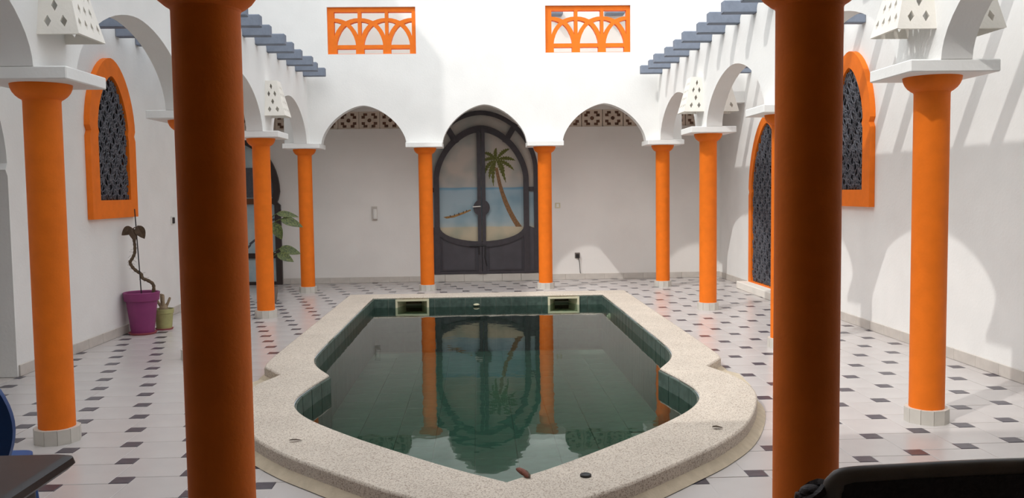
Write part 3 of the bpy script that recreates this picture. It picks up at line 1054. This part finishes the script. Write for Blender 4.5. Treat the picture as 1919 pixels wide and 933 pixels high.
# wall: mortar shell with gaps for the skimmers, then tiles
DEP = -0.60
SK = [(-1.165, -0.745), (0.752, 1.15)]
g = G()
n = len(INNER)
for i in range(n):
    a, b = INNER[i], INNER[(i + 1) % n]
    if abs(a[1] - 8.48) < 1e-3 and abs(b[1] - 8.48) < 1e-3:
        continue
    g.add([(a[0], a[1], DEP), (b[0], b[1], DEP), (b[0], b[1], 0.09), (a[0], a[1], 0.09)], [(0, 1, 2, 3)])
xs = [-1.447, SK[0][0] + .02, SK[0][1] - .02, SK[1][0] + .02, SK[1][1] - .02, 1.447]
for k in range(5):
    z1 = 0.09 if k % 2 == 0 else -0.10
    g.add([(xs[k], 8.48, DEP), (xs[k + 1], 8.48, DEP), (xs[k + 1], 8.48, z1), (xs[k], 8.48, z1)], [(0, 1, 2, 3)])
part('pool_wall', g, MPGROUT, pool, smooth=None)
# tiles along the wall
path = [Vector((x, y)) for x, y in INNER] + [Vector(INNER[0])]
cum = [0]
for i in range(1, len(path)): cum.append(cum[-1] + (path[i] - path[i - 1]).length)
def at(s):
    for i in range(1, len(path)):
        if cum[i] >= s - 1e-9:
            t = (s - cum[i - 1]) / max(1e-9, cum[i] - cum[i - 1])
            return path[i - 1].lerp(path[i], t)
    return path[-1].copy()
# break at the sharp corners so that tiles do not cut across them
cornerpts = [in_half[0], in_half[6], in_half[14], (-in_half[6][0], in_half[6][1]), (-in_half[0][0], in_half[0][1])]
brk = sorted({0.0, cum[-1]} | {min(((Vector(c) - p).length, s) for p, s in zip(path[:-1], cum[:-1]))[1] for c in cornerpts})
rowz = [(0.085, -0.112), (-0.114, -0.335), (-0.337, -0.58)]
cnt = 0
for b0, b1 in zip(brk[:-1], brk[1:]):
    nt_ = max(1, round((b1 - b0) / 0.195))
    for k in range(nt_):
        s0, s1 = b0 + (b1 - b0) * k / nt_ + .005, b0 + (b1 - b0) * (k + 1) / nt_ - .005
        p0, p1 = at(s0), at(s1)
        t = (p1 - p0).normalized()
        nn = Vector((-t.y, t.x))
        c = (p0 + p1) / 2 + nn * .05
        if not inside((c.x, c.y), INNER): nn = -nn
        for r, (zt_, zb_) in enumerate(rowz):
            if r == 0 and p0.y > 8.4 and p1.y > 8.4 and any(min(p0.x, p1.x) < e and max(p0.x, p1.x) > s for s, e in SK): 
                # the pieces beside a skimmer
                for s, e in SK:
                    lo_, hi_ = min(p0.x, p1.x), max(p0.x, p1.x)
                    for (a_, b_) in ((lo_, min(hi_, s - .002)), (max(lo_, e + .002), hi_)):
                        if lo_ < e and hi_ > s and b_ - a_ > .01:
                            part('wall_tile', G().box(a_, b_, 8.468, 8.481, zb_, zt_), MGREEN, pool, smooth=None)
                continue
            e_ = 0 if r == 0 else .0035
            mids = [at(s0 - e_ + (s1 - s0 + 2 * e_) * q / 3) for q in range(4)]
            gg = G()
            fr_ = [(m.x + nn.x * (.012 + .002 * random.random()), m.y + nn.y * .012) for m in mids]
            bk_ = [(m.x - nn.x * .001, m.y - nn.y * .001) for m in mids]
            gg.prism(fr_ + list(reversed(bk_)), [], lambda a, b, c_: (a, b, c_), zb_, zt_)
            part('wall_tile', gg, MGREEN, pool, smooth=None)
            cnt += 1
# pool floor and its tiles
g = G().prism(INNER, [], lambda a, b, c: (a, b, c), DEP - .03, DEP)
pf = part('pool_floor', g, MPGROUT, pool, smooth=None)
tme = mesh('floor_tile', G().box(-.159, .159, -.159, .159, 0, .012, .003), MGREEN2, smooth=None)
for i in range(-5, 6):
    for j in range(0, 24):
        x, y = i * .322, 1.2 + j * .322
        if all(inside((x + a * .16, y + b * .16), INNER) for a in (-1, 1) for b in (-1, 1)):
            obj('floor_tile', tme, pf, Vector((x, y, DEP)) - Vector((0, 4.8, 0)))
# skimmer mouths
for k, (a, b) in enumerate(SK):
    g = G()
    z0, z1 = -0.125, 0.082
    g.prism([(a, z0), (b, z0), (b, z1), (a, z1)], [[(a + .026, z0 + .02), (b - .026, z0 + .02), (b - .026, z1 - .022), (a + .026, z1 - .022)]], xz(8.452), 0, .03)
    sk = part('skimmer', g, MINTL, pool, smooth=None)
    sk['label'] = 'cream square skimmer mouth'
    aa, bb, zz0, zz1 = a + .026, b - .026, z0 + .02, z1 - .022
    yb_ = 8.74
    ax, bx = a + .11, b - .11
    g = G().add([(aa, 8.482, zz0), (bb, 8.482, zz0), (bb, 8.482, zz1), (aa, 8.482, zz1), (ax, yb_, zz0), (bx, yb_, zz0), (bx, yb_, zz1), (ax, yb_, zz1)],
                [(0, 1, 5, 4), (1, 2, 6, 5), (2, 3, 7, 6), (3, 0, 4, 7)])
    part('throat', g, MINTL, sk, smooth=None)
    part('throat_back', G().box(ax - .01, bx + .01, yb_ - .001, yb_ + .01, zz0, zz1), MSTEM, sk, smooth=None)
wat = solid('pool_water', G().prism([(x * .9995, y) for x, y in INNER], [], lambda a, b, c: (a, b, c), ZW, ZW + .0005), MWATER,
            'still dark green pool water mirroring the back arcade', 'water', kind='stuff', smooth=None)
me = wat.data      # a single sheet
bm = bmesh.new()
tri = tessellate_polygon([[Vector((x, y, 0)) for x, y in INNER]])
vs = [bm.verts.new((x, y, ZW)) for x, y in INNER]
for t in tri:
    f_ = bm.faces.new([vs[i] for i in t])
    f_.normal_update()
    if f_.normal.z < 0: f_.normal_flip()
for (a_, b_) in SK:
    q_ = [bm.verts.new(p) for p in ((a_ + .026, 8.48, ZW), (b_ - .026, 8.48, ZW), (b_ - .115, 8.737, ZW), (a_ + .115, 8.737, ZW))]
    bm.faces.new(q_)
bm.to_mesh(me)
bm.free()
# inlet fittings
def fitting(x, y, z, ax, label, k=1.0, flat=1.0):
    g = G().lathe([(0.0, 0.03), (0.016, 0.03), (0.022, 0.022), (0.024, 0.0), (0.036, 0.0), (0.036, 0.012), (0.026, 0.018)], 20)
    def rot(v):
        return (-v[2] * k, v[0] * k, v[1] * k * flat) if ax == 'x' else (v[0] * k, -v[2] * k, v[1] * k * flat)
    g.v = [rot(v) for v in g.v]
    g.v = [(a + x, b + y, c + z) for a, b, c in g.v]
    part('inlet_nozzle', g, MINTL, pool)['label'] = label
fitting(1.44, 7.79, -0.09, 'x', 'round cream inlet nozzle on the right pool wall', 1.3)
fitting(-0.15, 8.468, 0.002, 'y', 'flat pale inlet nozzle in the middle of the far pool wall', 1.1, .35)

# ------------------------------------------------------------------ plants
# purple pot with a twisted dried plant
pp = thing('potted_plant', (-3.597, 6.60, 0), 'purple plastic pot with a twisted leafless stem, stake and three dry leaves', 'potted plant')
part('saucer', G().lathe([(0.0, 0.0), (0.125, 0.0), (0.142, 0.022), (0.135, 0.022), (0.12, 0.008), (0, 0.008)], 36), MSAUCER, pp, False)
part('pot', G().lathe([(0.0, 0.009), (0.112, 0.009), (0.152, 0.335), (0.153, 0.345), (0.170, 0.349), (0.180, 0.430), (0.174, 0.436), (0.164, 0.43), (0.152, 0.35), (0.145, 0.30)], 44), MPURPLE, pp, False)
part('soil', G().lathe([(0.0, 0.402), (0.1, 0.400), (0.16, 0.395), (0.152, 0.36), (0.0, 0.36)], 28), MSOIL, pp, False)
part('stake', G().tube([(0.0, 0, 0.38), (-0.012, 0, .7), (-0.035, 0.0, 1.29)], 0.006, 8), MBLACKP, pp, False)
# stem in pot space: x along the room
sp_ = [(0.12, -.02, .40), (0.135, -.02, .47), (0.125, -.02, .52), (0.07, -.01, .555), (0.02, 0, .575), (0.0, 0.01, .62), (-.05, 0.01, .655), (-.085, .0, .70),
       (-.098, -.01, .745), (-.07, -.01, .79), (-.052, 0, .84), (-.048, 0, .90), (-.052, 0, .96), (-.06, 0, 1.0), (-.055, 0, 1.03)]
def smooth3(pts, seg=5):
    out = []
    P_ = [Vector(p) for p in pts]
    for i in range(len(P_) - 1):
        p0, p1, p2, p3 = P_[max(i - 1, 0)], P_[i], P_[i + 1], P_[min(i + 2, len(P_) - 1)]
        for k in range(seg):
            t = k / seg
            out.append(0.5 * ((2 * p1) + (p2 - p0) * t + (2 * p0 - 5 * p1 + 4 * p2 - p3) * t * t + (3 * p1 - p0 - 3 * p2 + p3) * t ** 3))
    out.append(P_[-1])
    return out
sm = smooth3(sp_)
part('stem', G().tube(sm, [0.018 - 0.004 * i / len(sm) + .002 * math.sin(i * 1.9) for i in range(len(sm))], 8), MSTEM, pp, False)
hair = G()
for k in range(34):
    p = sm[12 + int(random.random() * (len(sm) - 14))]
    a = random.uniform(0, 2 * PI)
    l = random.uniform(.02, .07)
    hair.tube([p, p + Vector((math.cos(a) * l * .6, math.sin(a) * l * .3, .01)), p + Vector((math.cos(a) * l, math.sin(a) * l * .5, random.uniform(-.02, .02)))], 0.0013, 3)
o = part('aerial_roots', hair, MSTEM, pp, False, smooth=None)
o['kind'] = 'stuff'
def leaf(L, Wd, curl=0.25, fold=0.2, n=9, tip=1.0):
    """leaf along +X in the XY plane, arching in Z"""
    vs, fs = [], []
    for i in range(n + 1):
        t = i / n
        wd = Wd * (math.sin(PI * min(1, t ** 0.75)) ** 0.85) * (1 if t < .98 else .2) + .001
        zc = -curl * L * t * t
        for k, s in enumerate((-1, -.5, 0, .5, 1)):
            vs.append((L * t, s * wd, zc + fold * wd * abs(s)))
    for i in range(n):
        for k in range(4):
            fs.append((i * 5 + k, i * 5 + 5 + k, i * 5 + 6 + k, i * 5 + 1 + k))
    # thickness
    N = len(vs)
    vs += [(x, y, z - .0025) for x, y, z in vs]
    fs += [tuple(i + N for i in reversed(f)) for f in fs]
    return vs, fs
def leaf_at(g, p, rx, ry, rz, **kw):
    vs, fs = leaf(**kw)
    M_ = Matrix.Translation(Vector(p)) @ Matrix.Rotation(rz, 4, 'Z') @ Matrix.Rotation(ry, 4, 'Y') @ Matrix.Rotation(rx, 4, 'X')
    g.add([tuple(M_ @ Vector(v)) for v in vs], fs)
    return g
for (p, rx, ry, rz, L, W_) in (((-.07, 0, 1.10), 1.3, .62, PI, .125, .045), ((-.085, -.01, 1.10), 1.4, 1.95, PI, .15, .038), ((-.012, 0, 1.12), 1.4, 1.15, 0, .15, .05)):
    part('dry_leaf', leaf_at(G(), p, rx, ry, rz, L=L, Wd=W_, curl=.15, fold=.35), MDRYLEAF, pp, False)
part('leaf_stalk', G().tube(smooth3([(-.055, 0, 1.02), (-.06, 0, 1.08), (-.04, -.005, 1.10), (-.02, 0, 1.10)]), .005, 6).tube([(-.06, 0, 1.0), (-.065, 0, 1.05)], .005, 6), MSTEM, pp, False)

gp = thing('potted_adenium', (-3.478, 6.885, 0), 'small lime green pot with a stubby pale succulent beside the purple pot', 'potted plant')
part('saucer', G().lathe([(0, 0), (0.085, 0), (0.094, .016), (0.088, .016), (0.08, .006), (0, .006)], 28), MSAUCER, gp, False)
part('pot', G().lathe([(0, .007), (.078, .007), (.094, .17), (.101, .175), (.104, .22), (.098, .222), (.092, .18), (.085, .15)], 32), MLIME, gp, False)
part('soil', G().lathe([(0, .20), (.093, .197), (.088, .17), (0, .17)], 20), MSOIL, gp, False)
part('caudex', G().lathe([(0, .19), (.045, .19), (.05, .22), (.036, .255), (.018, .275), (0, .28)], 16), MADEN, gp, False)
for a, l, t_ in ((0.3, .10, .5), (1.9, .12, .22), (3.3, .11, .55), (4.8, .13, .1), (2.6, .13, .1)):
    d = Vector((math.cos(a) * math.sin(t_), math.sin(a) * math.sin(t_), math.cos(t_)))
    b0 = Vector((math.cos(a) * .02, math.sin(a) * .02, .235))
    g = G().tube([b0, b0 + d * l * .5, b0 + d * l * .85 + Vector((0, 0, .01)), b0 + d * l + Vector((0, 0, .015))], [.018, .014, .014, .011], 8)
    part('branch', g, MADEN, gp, False)

# dieffenbachia behind the left arcade column
dp = thing('potted_dieffenbachia', (-2.865, 9.05, 0), 'tall plant with mottled green leaves showing right of the left arcade column', 'potted plant')
part('pot', G().lathe([(0, 0), (.085, 0), (.115, .20), (.12, .22), (.11, .22), (.1, .18)], 28), MGREYP, dp, False)
part('soil', G().lathe([(0, .195), (.103, .19), (.1, .17), (0, .17)], 18), MSOIL, dp, False)
part('stem', G().tube(smooth3([(0, 0, .18), (.01, 0, .5), (-.005, .0, .8), (.01, 0, 1.12)]), .014, 8), MSTEM, dp, False)
for z, rz, L, W_, reach, drop in ((1.12, .0, .28, .05, .12, .05), (1.05, -.15, .30, .065, .18, .25), (1.0, -.5, .24, .07, .10, 1.0), (.66, .05, .28, .07, .14, .15),
                               (.60, -.3, .24, .06, .13, .35), (1.15, 2.4, .2, .05, .05, .3), (.85, 2.0, .2, .05, .05, .3)):
    a = rz
    p1 = Vector((math.cos(a) * reach, math.sin(a) * reach, z + .05))
    part('petiole', G().tube(smooth3([(0, 0, z - .12), (p1.x * .5, p1.y * .5, z), tuple(p1)]), .006, 6), MLEAF, dp, False)
    part('leaf', leaf_at(G(), p1, .9, drop, rz, L=L, Wd=W_, curl=.2, fold=.15), MLEAF, dp, False)

# ------------------------------------------------------------------ wall fittings
lp = thing('wall_sconce', (-1.75, WB, 1.10), 'small white vertical wall lamp on the back wall under the left arch', 'wall lamp')
part('back_plate', G().box(-.045, .045, -.02, -.001, -.11, .11, .004), MBASE, lp, False, smooth=None)
part('shade', G().lathe([(.0, -.085), (.034, -.085), (.034, .07), (0, .07)], 14, .012, -.025, PI, 2 * PI).box(-.022, .046, -.025, -.021, -.085, .07), MWHITEP, lp, False)
sw = thing('light_switch', (1.155, WB, 1.187), 'small cream light switch on the back wall right of the seascape door', 'switch')
part('plate', G().box(-.042, .042, -.012, -.001, -.042, .042, .004), MINTL, sw, False, smooth=None)
part('rocker', G().box(-.02, .02, -.017, -.012, -.026, .026, .002), MWHITEP, sw, False, smooth=None)
so = thing('wall_socket', (1.464, WB, .385), 'dark wall socket with a dangling cord low on the back wall', 'socket')
part('plate', G().box(-.04, .04, -.012, -.001, -.045, .045, .004), MGREYP, so, False, smooth=None)
part('plug', G().box(-.026, .026, -.045, -.012, -.035, .026, .006), MBLACKP, so, False, smooth=None)
part('cord', G().tube(smooth3([(.01, -.03, -.03), (.028, -.025, -.09), (.036, -.02, -.16), (.042, -.02, -.26), (.05, -.02, -.288)]), .005, 6), MBLACKP, so, False)
ls = thing('wall_socket_grey', (WL, 8.15, 1.125), 'small grey socket on the left wall beside the foreground column', 'socket')
part('plate', G().box(.001, .012, -.05, .05, -.05, .05, .004), MWHITEP, ls, False, smooth=None)
part('insert', G().box(.012, .022, -.034, .034, -.036, .036, .004), MBLACKP, ls, False, smooth=None)

# ------------------------------------------------------------------ small things lying on the coping
sd = thing('seed_pod', (0.075, 1.375, ZCOP), 'reddish brown dried pod lying across the coping near the pool tip', 'pod')
part('pod_half', G().tube([(-.022, .06, .012), (-.012, .035, .016), (.004, 0, .016), (.02, -.035, .012), (.026, -.05, .008)], [.006, .012, .015, .011, .003], 10), MPOD, sd, False)
part('pod_half', G().tube([(.004, .012, .017), (.018, -.01, .02), (.03, -.04, .012), (.032, -.055, .007)], [.004, .008, .007, .002], 8), MDRYLEAF, sd, False)
dr = thing('drain_cap', (0.365, 1.34, ZCOP), 'small round black cap sunk in the front coping', 'cap')
part('rim', G().lathe([(.016, 0), (.026, 0), (.026, .010), (.022, .012), (.016, .008)], 24), MBLACKP, dr, False)
part('grid', G().box(-.017, .017, -.003, .003, .001, .007).box(-.003, .003, -.017, .017, .001, .007).lathe([(0, .0005), (.016, .0005), (.016, .003), (0, .003)], 16), MDRYLEAF, dr, False, smooth=None)
tl = G()
leaf_at(tl, (-1.13, 2.02, ZCOP + .012), 0, 0, .25, L=.07, Wd=.008, curl=.1, fold=.3)
solid('fallen_leaf', tl, MDRYLEAF, 'thin curled dry leaf on the left front coping', 'leaf', 'fallen leaves on the coping', org=(-1.107, 2.024, ZCOP))
tl = leaf_at(G(), (1.15, 2.09, ZCOP + .012), 0, 0, -.1, L=.06, Wd=.013, curl=.1, fold=.3)
solid('fallen_leaf', tl, MDRYLEAF, 'small pale dry leaf on the right front coping', 'leaf', 'fallen leaves on the coping', org=(1.182, 2.09, ZCOP))

# ------------------------------------------------------------------ furniture in the foreground
tb = thing('dining_table', (-1.72, -.85, 0), 'dark square table top at the bottom left corner', 'table')
g = G()
hw = .55
prof = [(hw - .04, .715), (hw - .012, .716), (hw, .728), (hw - .004, .744), (hw - .018, .75)]
def rr(h, r=.03, n=5):
    out = []
    for cx_, cy_, a0 in ((h - r, h - r, 0), (-h + r, h - r, PI / 2), (-h + r, -h + r, PI), (h - r, -h + r, 1.5 * PI)):
        out += [(cx_ + r * math.cos(a0 + PI / 2 * k / n), cy_ + r * math.sin(a0 + PI / 2 * k / n)) for k in range(n + 1)]
    return out
loops = [rr(h) for h, z in prof]
N = len(loops[0])
vs = []
for (h, z), l in zip(prof, loops): vs += [(x, y, z) for x, y in l]
fs = [tuple(range(N - 1, -1, -1)), tuple((len(prof) - 1) * N + i for i in range(N))]
for l in range(len(prof) - 1):
    for i in range(N):
        fs.append((l * N + i, l * N + (i + 1) % N, (l + 1) * N + (i + 1) % N, (l + 1) * N + i))
part('table_top', G().add(vs, fs), MBLACKT, tb, False)
part('apron', G().prism(rr(hw - .07), [rr(hw - .09)], lambda a, b, c: (a, b, c), .64, .716), MBLACKT, tb, False)
for a in (-1, 1):
    for b in (-1, 1):
        part('leg', G().box(a * .44 - .025, a * .44 + .025, b * .44 - .025, b * .44 + .025, 0, .66, .005), MBLACKT, tb, False, smooth=None)

# rattan armchair bottom right
rc = thing('rattan_armchair', (0.88, -.78, 0), 'dark woven armchair back at the bottom right corner', 'armchair')
def back_sheet(y_fn, x0, x1, z0, z1, t, nx=14, nz=10, corner=.05):
    vs, fs = [], []
    for side in (0, 1):
        for i in range(nx + 1):
            for j in range(nz + 1):
                x, z = x0 + (x1 - x0) * i / nx, z0 + (z1 - z0) * j / nz
                zt_ = z + (z - z0) / (z1 - z0) * (.018 * math.sin(PI * i / nx))
                vs.append((x, y_fn(x, z) + (t if side else 0), zt_))
    M_ = (nx + 1) * (nz + 1)
    q = lambda i, j, s: s * M_ + i * (nz + 1) + j
    for i in range(nx):
        for j in range(nz):
            fs.append((q(i, j, 0), q(i + 1, j, 0), q(i + 1, j + 1, 0), q(i, j + 1, 0)))
            fs.append((q(i, j, 1), q(i, j + 1, 1), q(i + 1, j + 1, 1), q(i + 1, j, 1)))
    for i in range(nx):
        fs.append((q(i, 0, 0), q(i, 0, 1), q(i + 1, 0, 1), q(i + 1, 0, 0)))
        fs.append((q(i, nz, 0), q(i + 1, nz, 0), q(i + 1, nz, 1), q(i, nz, 1)))
    for j in range(nz):
        fs.append((q(0, j, 0), q(0, j + 1, 0), q(0, j + 1, 1), q(0, j, 1)))
        fs.append((q(nx, j, 0), q(nx, j, 1), q(nx, j + 1, 1), q(nx, j + 1, 0)))
    return G().add(vs, fs)
yf = lambda x, z: -.235 - .03 * (1 - (x / .34) ** 2) - .12 * (z - .42)
part('backrest', back_sheet(yf, -.328, .328, .40, .880, .045), MRATTAN, rc, False)
zr = lambda x: .882 + .018 * math.cos(PI * x / .66)
rail = [(-.338, yf(-.335, .45) + .02, .45), (-.34, yf(-.33, .7) + .02, .70), (-.34, yf(-.33, .83) + .02, .845), (-.333, yf(-.31, .86) + .022, .872), (-.31, yf(-.29, .87) + .022, .884)]
rail += [(x, yf(x, .88) + .022, zr(x)) for x in [-.2 + .05 * k for k in range(9)]]
rail += [(-x, y, z) for x, y, z in reversed(rail[:5])]
part('back_rail', G().tube(smooth3(rail, 4), .02, 12), MRAIL, rc, False)
part('seat', G().box(-.31, .31, -.21, .30, .36, .42, .02), MRATTAN, rc, False)
for s in (-1, 1):
    brd = G()
    for k in range(16):
        t = k / 15
        y = -.20 + .5 * t
        brd.tube([(s * .37 + .022 * math.cos(a), y + .018 * math.sin(a) * .5 + .01 * math.cos(a), .52 + .03 * math.sin(a)) for a in [2 * PI * q / 10 for q in range(10)]], .011, 5, closed=True)
    for k in range(31):
        z = .10 + k * .025
        brd.tube([(s * .372 + .024 * math.cos(a), -.20 - .12 * max(0, z - .42) + .024 * math.sin(a), z + .016 * math.cos(a + (k % 2) * PI)) for a in [2 * PI * q / 10 for q in range(10)]], .0095, 5, closed=True)
    brd.ellipsoid((s * .372, -.252, .85), (.024, .024, .014), 12, 6)
    part('braided_arm', brd, MRATTAN, rc, False)
    part('leg', G().tube([(s * .36, -.2, 0), (s * .365, -.2, .40), (s * .372, -.245, .84)], .016, 8), MRATTAN, rc, False)
    part('leg', G().tube([(s * .34, .28, 0), (s * .355, .285, .40), (s * .37, .29, .52)], .018, 8), MRATTAN, rc, False)

# blue plastic chair at the left edge
bc = thing('plastic_chair', (-1.985, .50, 0), 'blue plastic chair cut off by the left edge of the picture', 'chair')
def yb2(x, z): return -.20 - .10 * (z - .45) + .05 * (x / .26) ** 2
g = G()
vs, fs = [], []
nx, nz = 16, 14
for side in (0, 1):
    for i in range(nx + 1):
        for j in range(nz + 1):
            t = j / nz
            z = .47 + .40 * t
            hwid = (.23 + .075 * math.sin(PI * min(1, t * .9 + .08))) * (1 if t < .8 else math.sqrt(max(0.02, 1 - ((t - .8) / .2) ** 2 * .75)))
            x = hwid * (2 * i / nx - 1)
            vs.append((x, yb2(x, z) + (.02 if side else 0), z))
M_ = (nx + 1) * (nz + 1)
q = lambda i, j, s: s * M_ + i * (nz + 1) + j
for i in range(nx):
    for j in range(nz):
        fs += [(q(i, j, 0), q(i + 1, j, 0), q(i + 1, j + 1, 0), q(i, j + 1, 0)), (q(i, j, 1), q(i, j + 1, 1), q(i + 1, j + 1, 1), q(i + 1, j, 1))]
for i in range(nx):
    fs += [(q(i, 0, 0), q(i, 0, 1), q(i + 1, 0, 1), q(i + 1, 0, 0)), (q(i, nz, 0), q(i + 1, nz, 0), q(i + 1, nz, 1), q(i, nz, 1))]
for j in range(nz):
    fs += [(q(0, j, 0), q(0, j + 1, 0), q(0, j + 1, 1), q(0, j, 1)), (q(nx, j, 0), q(nx, j, 1), q(nx, j + 1, 1), q(nx, j + 1, 0))]
part('backrest', G().add(vs, fs), MBLUE, bc, False)
part('seat', G().prism(rr(.235, .07), [], lambda a, b, c: (a * .80, b + .02, c), .43, .46), MBLUE, bc, False)
for a in (-1, 1):
    for b in (-1, 1):
        part('leg', G().tube([(a * .16, b * .19 + .02, .44), (a * .19, b * .23 + .02, 0)], [.024, .017], 8), MBLUE, bc, False)

# ------------------------------------------------------------------ beams on the terrace seen through the right lattice
for x0, x1, z0, z1, lab in ((1.05, 1.25, 4.15, 4.235, 'short grey terrace beam seen through the top left pane of the right orange lattice'),
                            (1.92, 2.22, 4.155, 4.235, 'short grey terrace beam seen through the top right pane of the right orange lattice')):
    solid('terrace_beam', G().box(x0, x1, 11.25, WB - .002, z0, z1, .008), MBEAM, lab, 'beam', 'terrace beams behind the lattice', 'thing', org=(x0, 11.2, z0))
